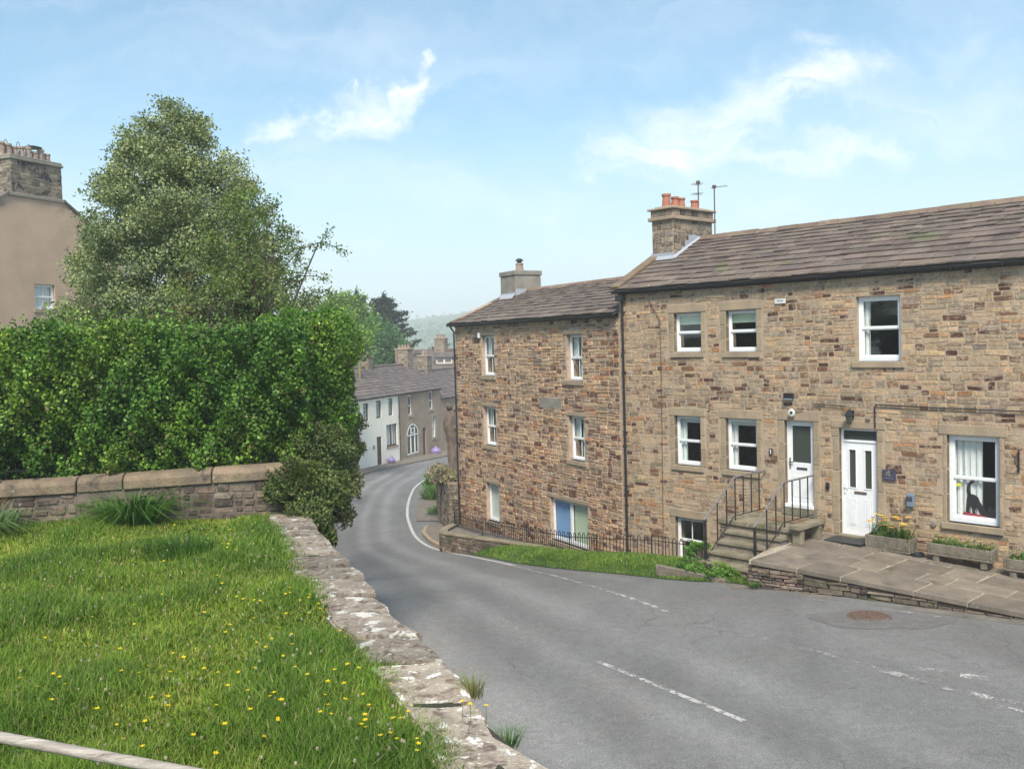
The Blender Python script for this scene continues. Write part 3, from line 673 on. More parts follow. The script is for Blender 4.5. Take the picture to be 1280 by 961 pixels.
for f in (g1, g2):
    rf.box(XL0-.08, 0, -.03, .0, LL, .0, c=(.7,.7,.7), M=lambda p: f(p[0], p[1], p[2]))
    slates(rf, XL0-.12, .02, 0, LL-.02, f, 51, rows=(.31,.19), wid=(.26,.6), lift=.034)
roofL = rf.build('roof', M['slate'], hL)
rg = MB(); x = XL0-.1
while x < -.2:
    w = rr_.uniform(.45, .7); k = rr_.uniform(.9, 1.4); z = RZL+.05
    rg.prism([(x, 0), (x+w-.01, 0), (x+w-.01, 1), (x, 1)], 0, 1, c=(k*1.1, k, k*.9), M=lambda p, z=z: (p[0], RDL+(-.17 if p[1] < .5 else .17)*(1 if p[2] < .5 else .28), z-.09 if p[2] < .5 else z+.05)); x += w
rg.build('ridge_tiles', M['slate'], roofL, bevel=.01)
vg = MB()
for i in range(8):
    a, b = i*.36, i*.36+.35
    if b > LL-.05: continue
    vg.box(XL0-.02, .02+a, 0, XL0+.26, .02+b, .05, c=(2.4, 2.3, 2.1) if i in (1, 2, 3, 4) else (1.3,1.2,1.), M=lambda p: g1(p[0], p[1], p[2]+.055))
vg.build('verge_mortar', M['slate'], roofL, bevel=.012)
gzl = EZL-.2*PML-.01
gutter(hL, XL0-.3, .02, -.17, gzl)
MB().box(XL0, -.05, gzl-.08, .0, -.003, gzl+.05).build('fascia', M['black'], hL)
# barge / return gutter on the gable
MB().tube([(XL0-.22, -.22, gzl+.02), (XL0-.22, RDL*.5, gzl+.09+PML*RDL*.5), (XL0-.22, RDL, RZL+.03)], .05, 6).build('barge_pipe', M['black'], hL)
downpipe(hL, XL0+.06, -.085, BL+.5, gzl, top=((XL0-.06, -.13, gzl-.12), (XL0-.08, -.17, gzl-.02)))
# security box and stone band
MB().box(-8.22, -.09, 4.60, -8.10, -.03, 4.78).build('alarm_box', M['white'], hL, bevel=.01)
blocks(hL, [(-4.25, -.03, 2.38, -2.95, .0, 2.72)], 'render_patch', 'cement')
lx0, lx1, ly0, ly1 = -10.18, -9.05, 1.95, 3.05
chl = MB().box(lx0, ly0, 5.4, lx1, ly1, 6.85).build('chimney', M['cement'], hL, bevel=.02)
MB().box(lx0-.035, ly0-.035, 6.86, lx1+.035, ly1+.035, 7.03).build('cap', M['cement'], chl, bevel=.015)
MB().lathe([(.16, 7.0), (.15, 7.14), (.13, 7.27), (.15, 7.29), (.15, 7.34), (.11, 7.34)], (lx0+lx1)/2-.05, 2.5).build('chimney_pot', M['potbuff'], chl)
MB().lathe([(.09, 7.33), (.09, 7.42), (.15, 7.43), (.14, 7.47), (.05, 7.52)], (lx0+lx1)/2-.05, 2.5).build('cowl', M['black'], chl)
def rzl(y): return EZL+PML*min(y, 2*RDL-y)
fl = MB(); fl.box(lx0-.01, ly0-.02, rzl(ly0)-.1, lx1+.015, ly0-.005, rzl(ly0)+.2); fl.box(lx1+.006, ly0, rzl(ly0)-.1, lx1+.018, RDL, rzl(ly0)+.32)
fl.face([(lx0, ly0-.02, rzl(ly0)+.15), (lx1+.05, ly0-.02, rzl(ly0)+.15), (lx1+.18, ly0-.25, rzl(ly0-.25)+.075), (lx0, ly0-.25, rzl(ly0-.25)+.075)])
fl.build('flashing', M['lead'], chl)

# ================================================================== TERRACE, STEPS, RAILINGS (cottage-row frame)
def tz(s): return -.02-.055*max(s, -.3)
tpoly = [(-.45,-.02), (-.45,-2.42), (-.28,-3.22), (.8,-3.02), (2.0,-2.86), (3.2,-2.70), (4.6,-2.52), (6.5,-2.3), (10.5,-2.0), (10.5,-.02)]
terr = thing('stone_terrace', 'raised flagstone terrace with rough stone edge in front of the white panelled door', 'terrace', (C0[0], C0[1], 0), -YR)
mb = MB(); mb.prism(tpoly, -1.2, lambda x, y: tz(x)-.105); mb.build('core', M['soil'], terr)
s = MB()
for (p, q, sd) in ((tpoly[0], tpoly[1], 1), (tpoly[1], tpoly[2], 2), (tpoly[2], tpoly[3], 3), (tpoly[3], tpoly[4], 4), (tpoly[4], tpoly[5], 5), (tpoly[5], tpoly[6], 6), (tpoly[6], tpoly[7], 7), (tpoly[7], tpoly[8], 8)):
    p, q = np.array(p), np.array(q); L2 = np.linalg.norm(q-p); t = (q-p)/L2; nrm = np.array([t[1], -t[0]])
    ztop = min(tz(p[0]), tz(q[0]))-.10
    rubble(s, 0, L2, -1.1, ztop, lambda u, z, d: (p[0]+t[0]*u+nrm[0]*d, p[1]+t[1]*u+nrm[1]*d, z), PAL_D, 60+sd, lift=(.05,.11), wid=(.15,.5), dep=(.02,.07), thin=0, gap=.012)
s.build('edge_wall', M['mossrubble'], terr)
# flags: irregular rows parallel to the front edge
fg = MB(); jt = MB(); r = random.Random(3)
def front(x): return np.interp(x, [p[0] for p in tpoly[2:9]], [p[1] for p in tpoly[2:9]])
rows = [0, .28, .50, .74, 1.0]
x = -.26
mb = MB(); mb.prism(tpoly, lambda x, y: tz(x)-.104, lambda x, y: tz(x)-.012); mb.build('bedding', M['joint'], terr)
for ri in range(len(rows)-1):
    x = (-.24 if ri < 2 else -.42) + 0
    while x < 10.4:
        w = r.uniform(.8, 1.3) if ri == 0 else r.uniform(.5, 1.05); xe = min(x+w, 10.4)
        fa = lambda xx, t: (1-t)*(front(max(xx, -.27))-.05) + t*(-.03)
        t0, t1 = rows[ri], rows[ri+1]; gp = .017
        k = r.uniform(.82, 1.18); tilt = r.uniform(-.004, .004)
        g3 = .022; P = [(x+gp, fa(x, t0)+g3), (xe-gp, fa(xe, t0)+g3), (xe-gp+r.uniform(-.02,.02), fa(xe, t1)-g3), (x+gp+r.uniform(-.0,.02), fa(x, t1)-g3)]
        if ri == 0: fg.prism(P, lambda X, Y: tz(X)-.10, lambda X, Y: tz(X)+tilt, c=(k, k*.98, k*.96))
        else: fg.prism(P, lambda X, Y: tz(X)-.05, lambda X, Y: tz(X)+tilt, c=(k, k*.98, k*.95))
        x = xe
fg.build('flagstones', M['flag'], terr, bevel=.012)

stp = thing('stone_steps', 'worn mossy stone steps rising to the landing of the half glazed white door', 'steps', PR(-1.2, 0), -YR)
O = -1.2
def stepbox(name, s0, s1, o0, o1, z0, z1, bev=.015, mat='step'):
    mb = MB(); n = 5
    mb.box(s0-O, o0, z0, s1-O, o1, z1); return mb.build(name, M[mat], stp, bevel=bev, seg=2)
LZ = .28
stepbox('landing', -2.32, -.36, -1.42, -.035, LZ-.10, LZ, .02)
stepbox('landing_base', -2.24, -.46, -1.36, -.03, -1.3, LZ-.102, .01, 'mortar')
s = MB()
rubble(s, -2.24-O, -.46-O, -1.3, LZ-.11, lambda u, z, d: (u, -1.36-d, z), PAL_G, 71, lift=(.12,.2))
rubble(s, -1.36, -.03, -1.3, LZ-.11, lambda u, z, d: (-.46-O+d, u, z), PAL_G, 72, lift=(.12,.2))
rubble(s, -1.36, -.03, -1.3, LZ-.11, lambda u, z, d: (-2.24-O-d, u, z), PAL_G, 73, lift=(.12,.2))
s.build('landing_masonry', M['mossrubble'], stp)
for i in range(4):
    zt = LZ-.175*(i+1); o1 = -1.36-.3*i
    e = -.50 if i < 2 else (-.58 if i == 2 else -.66)
    stepbox('step', -1.98, e, o1-.34, o1+.02, zt-.07, zt, .018)
    mb = MB(); mb.box(-1.93-O, o1-.29, -1.3, e-.03-O, o1+.01, zt-.072); mb.build('riser', M['cement'], stp)
    s = MB(); rubble(s, -1.93-O, e-.03-O, zt-.34, zt-.075, lambda u, z, d: (u, o1-.29-d*.5, z), PAL_G, 75+i, lift=(.2,.26), wid=(.25,.6), thin=.2); 
    rubble(s, o1-.28, o1+.01, zt-.34, zt-.075, lambda u, z, d: (-1.93-O-d*.5, u, z), PAL_G, 85+i, lift=(.2,.26)); s.build('riser_stones', M['mossrubble'], stp)

def railing(name, label, s):
    t = thing(name, label, 'handrail', PR(s, 0), -YR, 'iron handrails of the stone steps')
    zt, zb = 1.26, .35
    MB().tube([(0, -.03, zt), (0, -1.30, zt), (0, -2.48, .46)], .022, 6).build('top_rail', M['railtop'], t)
    MB().tube([(0, -.06, zb+.03), (0, -1.34, zb+.03), (0, -2.40, -.42+.06)], .012, 6).build('bottom_rail', M['iron'], t)
    for k, o in enumerate(np.linspace(-.30, -1.28, 4)):
        MB().tube([(0, o, zb-.07 if k == 3 else zb+.02), (0, o, zt)], .015, 6).build('baluster', M['iron'], t)
    for o in (-1.62, -1.98):
        f = (o+1.3)/-1.18; MB().tube([(0, o, zb+.03-(o+1.34)/-1.06*.72), (0, o, zt-.80*f)], .015, 6).build('baluster', M['iron'], t)
    MB().box(-.024, -2.46, -.62, .024, -2.41, .49).build('newel_post', M['iron'], t, bevel=.004)
    return t
railing('iron_handrail', 'black iron handrail on the side of the steps nearer the basement window', -1.88)
railing('iron_handrail', 'black iron handrail on the side of the steps nearer the stone bench', -.64)

b = thing('stone_bench', 'small mossy stone slab bench on two upright stones beside the landing', 'bench', PR(.0, -1.02, -.02), -YR)
MB().box(-.39, -.54, .32, -.11, .54, .41).build('seat', M['step'], b, bevel=.018, seg=2)
MB().box(-.36, -.44, 0, -.14, -.30, .318).build('leg', M['step'], b, bevel=.015); MB().box(-.36, .30, 0, -.14, .44, .318).build('leg', M['step'], b, bevel=.015)
d = tag(MB().box(-.42, -.27, 0, .42, .27, .018).build('doormat', M['mat_black'], None, bevel=.005), 'flat black rubber doormat outside the panelled white door', 'doormat'); d.location = PR(.36, -.42, -.018); d.rotation_euler.z = -YR
d = tag(MB().box(-.36, -.26, 0, .36, .26, .02).build('doormat', M['mat_coir'], None, bevel=.005), 'brown coir doormat on the landing at the top of the steps', 'doormat'); d.location = PR(-1.0, -.55, LZ+.001); d.rotation_euler.z = -YR
d = tag(MB().lathe([(.10, 0), (.135, .01), (.13, .07), (.115, .075), (.10, .03)], 0, 0, 18).build('pet_bowl', M['black'], None), 'round black bowl on the flagstones between two planters', 'bowl'); d.location = PR(1.85, -.42, tz(1.85)); d.rotation_euler.z = -YR

# ------------------------------------------------------------------ leaf / blade / flower builders (numpy)
rg_ = np.random.default_rng(12)
def blob(P, seed, lo=1.2, hi=6., n=14):
    r = np.random.default_rng(seed); v = np.zeros(len(P))
    for _ in range(n):
        a, f = r.uniform(0, 2*pi), r.uniform(lo, hi); v += np.sin((P[:, 0]*cos(a)+P[:, 1]*sin(a))*f+P[:, 2]*r.uniform(-f, f)+r.uniform(0, 6.3))/(f/lo)**.5
    return v/(n**.5*.6)
def leafcloud(name, P, size, cols, mat, parent, nrm=None, jit=.25, aspect=.62, flatness=0.0, seed=0):
    """one folded diamond leaf at each point"""
    r = np.random.default_rng(seed); n = len(P)
    d = r.normal(size=(n, 3)); d[:, 2] -= .25; d /= np.linalg.norm(d, axis=1)[:, None]
    a = r.normal(size=(n, 3)); 
    if nrm is not None: a = a*.75 + nrm
    a[:, 2] += flatness
    s = np.cross(d, a); s /= np.linalg.norm(s, axis=1)[:, None]+1e-9; u = np.cross(s, d)
    L = size*r.uniform(1-jit*1.4, 1+jit, n)[:, None]; W = L*aspect*.5
    base = P - d*L*.5; tip = P + d*L*.5 - u*L*.12; lf = P - s*W + u*L*.10; rt = P + s*W + u*L*.10
    V = np.stack([base, lf, tip, rt], 1).reshape(-1, 3); F = np.arange(4*n).reshape(n, 4)
    C = np.repeat(cols, 4, axis=0)
    # split along the fold so that both halves shade differently
    T = np.concatenate([F[:, [0, 2, 1]], F[:, [0, 3, 2]]])
    return npmesh(name, V, T, C, mat, parent)
def tones(n, pal, seed, var=.22):
    r = np.random.default_rng(seed); w = np.array([p[1] for p in pal], float); w /= w.sum()
    c = np.array([p[0] for p in pal])[r.choice(len(pal), n, p=w)]
    return c*r.uniform(1-var, 1+var, (n, 1))
def clumps(centres, rad, per, seed, squash=.8):
    r = np.random.default_rng(seed); out = []
    for (c, ra) in zip(centres, rad):
        m = max(4, int(per*r.uniform(.6, 1.4)*(ra/np.mean(rad))**2)); q = r.normal(size=(m, 3)); q /= np.linalg.norm(q, axis=1)[:, None]
        q *= (r.uniform(0, 1, (m, 1))**.45)*ra; q[:, 2] *= squash; out.append(np.array(c)+q)
    return np.concatenate(out)
def blades(name, P, h, w, cols, mat, parent=None, lean=.35, seed=0, droop=.25):
    r = np.random.default_rng(seed); n = len(P); a = r.uniform(0, 2*pi, n); d = np.stack([np.cos(a), np.sin(a), np.zeros(n)], 1)
    b = a + pi/2 + r.normal(0, .5, n); s = np.stack([np.cos(b), np.sin(b), np.zeros(n)], 1)
    h = np.asarray(h)[:, None]*np.ones((n, 1)); w = np.asarray(w)[:, None] if np.ndim(w) else w*np.ones((n, 1))
    le = r.uniform(.1, 1, (n, 1))*lean; z = np.array([0, 0, 1.])
    m = P + z*h*.55 + d*h*le*.35; t = P + z*h*(1-droop*le) + d*h*le*1.1
    V = np.stack([P-s*w*.5, P+s*w*.5, m-s*w*.4, m+s*w*.4, t], 1).reshape(-1, 3); i = np.arange(n)*5
    T = np.concatenate([np.stack([i, i+1, i+3], 1), np.stack([i, i+3, i+2], 1), np.stack([i+2, i+3, i+4], 1)])
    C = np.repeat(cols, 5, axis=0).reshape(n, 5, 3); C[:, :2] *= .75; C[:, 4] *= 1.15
    return npmesh(name, V, T, C.reshape(-1, 3), mat, parent)
GR = [((.11,.205,.022), 30), ((.15,.26,.035), 28), ((.065,.14,.018), 18), ((.21,.30,.06), 14), ((.33,.31,.14), 7)]

# planters
def flower_mb(x, y, z, r, col, yaw=0, tilt=.5, n=6):
    mb = MB()
    for k in range(n):
        a = 2*pi*k/n+yaw; c, s = cos(a), sin(a); cp, sp = cos(a+pi/2), sin(a+pi/2)
        kk = rnd.uniform(.85, 1.1); cc = tuple(v*kk for v in col)
        mb.face([(x, y, z), (x+c*r*.6+cp*r*.35, y+s*r*.6+sp*r*.35, z+r*.35*tilt), (x+c*r, y+s*r, z+r*.45*tilt), (x+c*r*.6-cp*r*.35, y+s*r*.6-sp*r*.35, z+r*.35*tilt)], cc)
    mb.lathe([(r*.22, z), (r*.2, z+r*.2), (r*.05, z+r*.25)], x, y, 6, (.5,.35,.03)); return mb
def planter(label, s, o, L, W, H, zleg, plants, seed):
    r = random.Random(seed); base = tz(s); t = thing('flower_planter', label, 'planter', PR(s, o, base), -YR, 'stone planters along the cottage wall')
    mb = MB(); z0 = zleg; wt = .05
    mb.box(-L/2, -W/2, z0, L/2, W/2, z0+.05); mb.box(-L/2, -W/2, z0+.051, -L/2+wt, W/2, z0+H); mb.box(L/2-wt, -W/2, z0+.051, L/2, W/2, z0+H)
    mb.box(-L/2+wt, -W/2, z0+.051, L/2-wt, -W/2+wt, z0+H); mb.box(-L/2+wt, W/2-wt, z0+.051, L/2-wt, W/2, z0+H)
    mb.build('trough', M['mossstone'], t, bevel=.012)
    MB().box(-L/2+wt, -W/2+wt, z0+H-.08, L/2-wt, W/2-wt, z0+H-.03).build('soil', M['soil'], t)
    if zleg:
        for sx in (-1, 1): MB().box(sx*(L/2-.16)-.06, -W/2+.02, 0, sx*(L/2-.16)+.06, W/2-.02, zleg-.001).build('foot', M['mossstone'], t, bevel=.01)
    zt = z0+H-.04; kind = plants
    nb = {'lily': 240, 'pansy': 60, 'grassy': 260}[kind]
    rr = np.random.default_rng(seed); P = np.stack([rr.uniform(-L/2+.06, L/2-.06, nb), rr.uniform(-W/2+.05, W/2-.05, nb), np.full(nb, zt)], 1)
    hh = rr.uniform(.18, .48, nb) if kind == 'lily' else rr.uniform(.10, .26, nb)
    blades('leaves', P, hh, .018, tones(nb, [((.12,.22,.04), 3), ((.08,.16,.03), 2), ((.22,.28,.07), 1)], seed), M['grass'], t, lean=1.3, droop=.5, seed=seed)
    nl = 420 if kind != 'lily' else 160
    Q = np.stack([rr.uniform(-L/2+.03, L/2-.03, nl), rr.uniform(-W/2+.0, W/2, nl), zt+np.abs(rr.normal(.05, .06, nl))], 1)
    leafcloud('foliage', Q, .045, tones(nl, [((.09,.17,.03), 3), ((.16,.26,.05), 2), ((.24,.30,.06), 1)], seed+1), M['leaf'], t, seed=seed)
    if kind == 'lily': fl = [((.80,.40,.05), 7, .075), ((.88,.66,.08), 9, .07), ((.80,.50,.25), 5, .07), ((.25,.03,.02), 4, .055)]; hz = (.24, .48)
    elif kind == 'pansy': fl = [((.16,.02,.05), 5, .035), ((.85,.75,.25), 3, .04), ((.70,.55,.08), 3, .035), ((.25,.25,.55), 3, .03)]; hz = (.05, .18)
    else: fl = [((.25,.28,.55), 4, .03), ((.6,.2,.3), 3, .03)]; hz = (.08, .2)
    for col, cnt, rad_ in fl:
        for _ in range(cnt):
            x, y, z = r.uniform(-L/2+.06, L/2-.06), r.uniform(-W/2-.02, W/2-.05), zt+r.uniform(*hz)
            f = flower_mb(x, y, z, rad_, col, r.uniform(0, 6)); f.tube([(x*.96, y*.9, zt), (x, y, z)], .004, 4, c=(.08,.16,.03)); f.build('flower', M['petal'], t)
    return t
M['mossstone'] = pmat('planter_stone', (.22,.185,.14), (.15,.125,.095), 8, .95, .8, .02, spots=[((.08,.09,.04), 4, .58, .7), ((.32,.28,.22), 12, .64, .72)])
planter('square stone planter of orange and yellow day lilies beside the white panelled door', 1.28, -.38, .95, .36, .30, 0, 'lily', 5)
planter('long stone trough of pansies raised on stone feet below the cat window', 2.70, -.36, 1.22, .36, .24, .14, 'pansy', 6)
planter('long stone trough of trailing green plants right of the pansy trough', 4.15, -.38, 1.25, .38, .24, .14, 'grassy', 7)

# ------------------------------------------------------------------ small fittings on the cottage wall
def wall_thing(name, label, cat, s, z, o=-.03): return thing(name, label, cat, PR(s, o, z), -YR)
t = wall_thing('door_lamp', 'small black bulkhead lamp high on the wall above the half glazed door', 'lamp', -1.22, 3.0)
MB().box(-.12, -.08, -.02, .12, 0, .10).build('housing', M['black'], t, bevel=.01); MB().box(-.10, -.10, -.06, .10, -.02, -.021).build('lamp_glass', M['meter'], t, bevel=.008)
t = wall_thing('security_camera', 'round white security light with dark lens just above the half glazed door', 'security light', -1.12, 2.66)
mb = MB(); mb.tube([(0, -.02, 0), (0, -.09, 0), (0, -.10, 0)], [.05, .09, .06], 14); mb.build('housing', M['offwhite'], t); MB().tube([(0, -.102, 0), (0, -.112, 0)], .032, 12).build('lens', M['black'], t)
MB().tube([(.02, -.04, .06), (.26, -.02, .09)], .016, 6).build('bracket', M['rust'], t)
t = wall_thing('lantern', 'black metal coach lantern on the wall above the panelled white door', 'lantern', .28, 2.66)
MB().tube([(0, -.0, .02), (0, -.07, .10), (0, -.13, .12)], .014, 6).box(-.05, -.015, -.08, .05, 0, .10).build('bracket', M['black'], t)
MB().lathe([(.05, -.16), (.085, -.02), (.09, .0)], 0, -.13, 6).build('lantern_glass', M['obsglass'], t)
MB().lathe([(.11, .0), (.06, .07), (.02, .12)], 0, -.13, 6).lathe([(.055, -.19), (.055, -.16)], 0, -.13, 6).build('lantern_cap', M['black'], t)
t = wall_thing('junction_box', 'tiny pale square box at the end of the lintel over the panelled door', 'box', .66, 2.62)
MB().box(-.045, -.04, -.05, .045, 0, .05).build('cover', M['ashlar'], t, bevel=.006)
t = wall_thing('house_number', 'small black number one plate beside the half glazed door', 'number plate', -1.72, 1.72)
MB().box(-.06, -.012, -.10, .06, 0, .10).build('plate', M['black'], t, bevel=.004); MB().box(-.010, -.02, -.07, .012, -.012, .07).box(-.035, -.02, .03, -.011, -.012, .05).build('digit', M['white'], t)
t.scale = (.75,1,.75)
t = wall_thing('slate_plaque', 'dark slate house plaque with pale figure four right of the panelled door', 'plaque', 1.10, 1.42)
MB().box(-.20, -.02, -.15, .20, 0, .15).build('plate', M['slateplaque'], t, bevel=.004)
mb = MB(); mb.box(.00, -.026, -.055, .022, -.02, .12); mb.box(-.10, -.026, -.005, .05, -.02, .013); mb.box(-.10, -.026, .013, -.082, -.02, .04); mb.box(-.082, -.026, .03, -.06, -.02, .06); mb.box(-.06, -.026, .05, -.035, -.02, .085); mb.box(-.035, -.026, .075, .0, -.02, .115)
mb.build('digit', M['cement'], t); MB().box(-.13, -.0245, -.10, .13, -.02, -.088).build('underline', M['meter'], t)
t.scale = (.72,1,.74)
t = wall_thing('meter_box', 'rounded blue grey meter box on the wall between plaque and planter', 'meter box', 1.56, .94)
MB().box(-.12, -.10, -.20, .12, 0, .19).build('housing', M['meter'], t, bevel=.045, seg=3); MB().box(-.075, -.108, -.02, .075, -.101, .10).build('meter_window', M['slateplaque'], t, bevel=.003)
t.scale = (.78,.9,.78)
t = wall_thing('doorbell', 'little black doorbell box on the wall left of the panelled door', 'doorbell', -.30, 1.05)
MB().box(-.045, -.03, -.08, .045, 0, .08).build('housing', M['black'], t, bevel=.01); MB().tube([(0, -.03, .02), (0, -.036, .02)], .018, 10).build('button', M['steel'], t)
t = wall_thing('vent_cap', 'small grey round vent cap low on the wall above the pansy trough', 'vent', 2.02, .50)
MB().tube([(0, 0, 0), (0, -.03, 0)], [.06, .05], 12).build('cap', M['cement'], t)
t = wall_thing('hanging_bracket', 'black scrolled iron bracket on the wall right of the cat window', 'bracket', 3.62, 1.90)
MB().box(-.015, -.012, -.22, .015, 0, .22).tube([(0, -.01, .12), (0, -.28, .12), (0, -.33, .16)], .012, 6).tube([(0, -.01, -.12), (0, -.12, -.08), (0, -.2, .02), (0, -.2, .11)], .010, 6).build('arm', M['black'], t)
t = wall_thing('sign_plate', 'tiny white sign plate high on the wall under the eaves', 'sign', -1.42, 5.20)
MB().box(-.14, -.015, -.055, .14, 0, .055).build('plate', M['offwhite'], t, bevel=.004)
mb = MB()
for i in range(5): mb.box(-.075+i*.033, -.019, -.01, -.055+i*.033, -.015, .028)
mb.build('lettering', M['meter'], t)
# cat figure in the window
t = thing('cat_figure', 'flat black stretching cat silhouette with raised curled tail standing behind the big window', 'ornament', PR(2.27, .19, .57), -YR)
cat = [(.34,.24),(.40,.14),(.44,.16),(.42,.24),(.47,.36),(.52,.30),(.55,.17),(.60,.18),(.60,.28),(.66,.24),(.74,.20),(.86,.16),(.90,.19),(.82,.24),(.78,.32),(.84,.38),(.83,.46),(.78,.43),(.72,.45),(.70,.36),(.62,.44),(.56,.54),(.50,.62),(.42,.66),(.38,.72),(.38,.80),(.42,.88),(.50,.95),(.60,.98),(.60,.94),(.52,.90),(.46,.84),(.44,.77),(.46,.70),(.42,.62)]
cat = [(.28,.22),(.33,.12),(.39,.10),(.38,.16),(.35,.24),(.37,.36),(.41,.30),(.43,.14),(.49,.11),(.49,.16),(.46,.26),(.50,.34),(.56,.24),(.64,.12),(.80,.10),(.92,.09),(.93,.13),(.84,.17),(.90,.22),(.89,.34),(.85,.31),(.79,.33),(.78,.40),(.74,.35),(.70,.26),(.64,.34),(.58,.44),(.53,.56),(.46,.61),(.39,.62),(.36,.68),(.36,.76),(.40,.85),(.48,.92),(.57,.95),(.57,.98),(.46,.96),(.36,.89),(.31,.80),(.30,.70),(.32,.60),(.30,.48),(.29,.36)]
mb = MB(); mb.prism([(x*.93+.03, z*.90+.02) for x, z in cat], 0, .015, M=lambda p: (p[0], p[2], p[1])); mb.build('body', M['catblack'], t)
t = thing('red_cushion', 'low red fabric runner along the sill under the black cat silhouette', 'cushion', PR(2.27, .15, .57), -YR)
MB().prism([(.25,.06), (.95,.06), (.95,.10), (.6,.17), (.25,.21)], 0.02, .06, M=lambda p: (p[0], p[2], p[1])).build('fabric', M['redfab'], t)
t = thing('window_sticker', 'small yellow sticker on the glass of the big window', 'sticker', PR(2.27, .16, .57), -YR)
MB().box(.09, 0, .72, .22, .002, .78).build('film', M['yellow'], t)

# ================================================================== GROUND, ROAD
def sheet(name, xs_of_y, ys, zf, mat, tone=None, nx=24):
    V = []; C = []; F = []
    for y in ys:
        a, b = xs_of_y(y)
        for i in range(nx+1):
            x = a+(b-a)*i/nx; V.append((x, y, zf(x, y))); C.append(tone(x, y) if tone else (1, 1, 1))
    for j in range(len(ys)-1):
        for i in range(nx): k = j*(nx+1)+i; F.append((k, k+1, k+nx+2, k+nx+1))
    return npmesh(name, V, F, np.array(C), mat, smooth=True)
def hill(x, y):
    z = 0
    for (cx, cy, rx, ry, h) in ((230, 1050, 330, 330, 74), (-560, 1000, 360, 330, 55), (1100, 900, 500, 500, 60)):
        z += h*math.exp(-((x-cx)/rx)**2-((y-cy)/ry)**2)
    return z
def leftrise(x, y):
    t = min(max((-(x)-16)/30, 0), 1); s = min(max((y-30)/40, 0), 1); return 6*t*t*(3-2*t)*s
ysG = list(np.arange(-60, 110, 1.0))+list(np.arange(110, 400, 12))+list(np.arange(400, 2600, 50))
struct(sheet('ground', lambda y: (-max(60, y*1.3), max(60, y*1.3)), ysG, lambda x, y: g(y)-.40+hill(x, y)*min(max((y-130)/150, 0), 1)+leftrise(x, y), M['field'], nx=60))
rl = [(-60,-1.2),(0,-.4),(4.9,.0),(6.2,-.5),(8,-1.25),(9.8,-1.95),(11.6,-2.65),(13,-3.1),(17,-4.2),(24,-6.),(32,-7.6),(40,-8.7),(48,-9.7),(55,-9.9),(62,-9.2),(70,-6.3),(80,-2.8),(95,2),(110,8)]
def left(y): return float(np.interp(y, [p[0] for p in rl], [p[1] for p in rl]))
rrt = [(-60,25),(0,22),(14,15),(18,12),(25,5),(30,1.5),(36,-1.5),(44,-2.5),(52,-2.5),(60,2),(70,12),(80,20),(110,35)]
def right(y): return float(np.interp(y, [p[0] for p in rrt], [p[1] for p in rrt]))
lane = [(11.04,6.1),(13.9,4.3),(16.2,2.7),(18.9,1.46),(25,-.14),(28.8,-1.92),(31.1,-3.0),(34.7,-3.9),(40.3,-4.8),(47.4,-5.5),(53.6,-5.7),(57.3,-5.2)]
def lanex(y): return float(np.interp(y, [p[0] for p in lane], [p[1] for p in lane])) if y > 11 else 6.1+(11.04-y)*.72
def wear(x, y):
    w = max(lanex(y)-left(y), 2.); t = (x-left(y))/w
    k = .86+.36*(math.exp(-((t-.30)/.07)**2)+.8*math.exp(-((t-.52)/.05)**2)+.8*math.exp(-((t-.74)/.07)**2)); k += .05*math.sin(y*.7+x)+.06*(t > 1.05)
    return (k, k, k*.99)
ysR = list(np.arange(-40, 70, .5))+list(np.arange(70, 110, 1))
struct(sheet('road', lambda y: (left(y)-.25, right(y)), ysR, lambda x, y: g(y), M['road'], wear, nx=90))
def ribbon(name, pts, w, mat, dz=.006, step=.35, kind='structure'):
    P = []; 
    for (a, b) in zip(pts, pts[1:]):
        a, b = np.array(a, float), np.array(b, float); L2 = np.linalg.norm(b-a); k = max(1, int(L2/step))
        for i in range(k): P.append(a+(b-a)*i/k)
    P.append(np.array(pts[-1], float)); P = np.array(P)
    if len(P) > 6:
        for _ in range(6): P[1:-1] = (P[:-2]+P[1:-1]*2+P[2:])/4
    mb = MB(); prev = None
    for i, p in enumerate(P):
        t = P[min(i+1, len(P)-1)]-P[max(i-1, 0)]; t /= np.linalg.norm(t)+1e-9; n = np.array([-t[1], t[0]])
        a, b = p+n*w/2, p-n*w/2; cur = ((a[0], a[1], g(a[1])+dz), (b[0], b[1], g(b[1])+dz))
        if prev: mb.face([prev[0], prev[1], cur[1], cur[0]])
        prev = cur
    o = mb.build(name, mat); o['kind'] = kind; return o
edge = [(-3.6,62.5),(-4.6,59.5),(-5.17,57.3),(-5.62,54.5),(-5.7,51.5),(-5.48,47.4),(-5.2,44),(-4.79,40.3),(-4.35,37.4),(-3.9,34.7),(-3.5,32.8),(-3.02,31.1),(-2.5,29.8),(-1.92,28.8),(-.9,26.7),(-.14,24.9)]
ribbon('road_marking', edge, .12, M['paint'])
ribbon('road_marking', [(-.14,24.9),(.7,22.0),(1.46,18.93),(2.67,16.24)], .11, M['paintworn'])
ribbon('road_marking', [(2.85,15.9),(3.21,15.39),(4.3,13.89),(5.23,12.59),(5.75,11.84),(6.14,11.04),(7.4,9.2)], .10, M['paintfaint'])
ribbon('road_marking', [(4.35,13.83),(4.62,13.5)], .11, M['paintworn']); ribbon('road_marking', [(5.1,12.75),(5.42,12.3)], .16, M['paintworn']); ribbon('road_marking', [(5.62,12.75),(5.95,12.62)], .14, M['paintworn']); ribbon('road_marking', [(6.05,12.45),(6.35,12.28)], .2, M['paintworn']); ribbon('road_marking', [(5.8,11.8),(6.3,11.3)], .14, M['paintworn'])
ribbon('road_marking', [(1.17,13.49),(1.95,12.25),(2.72,11.04)], .09, M['paintmid'])
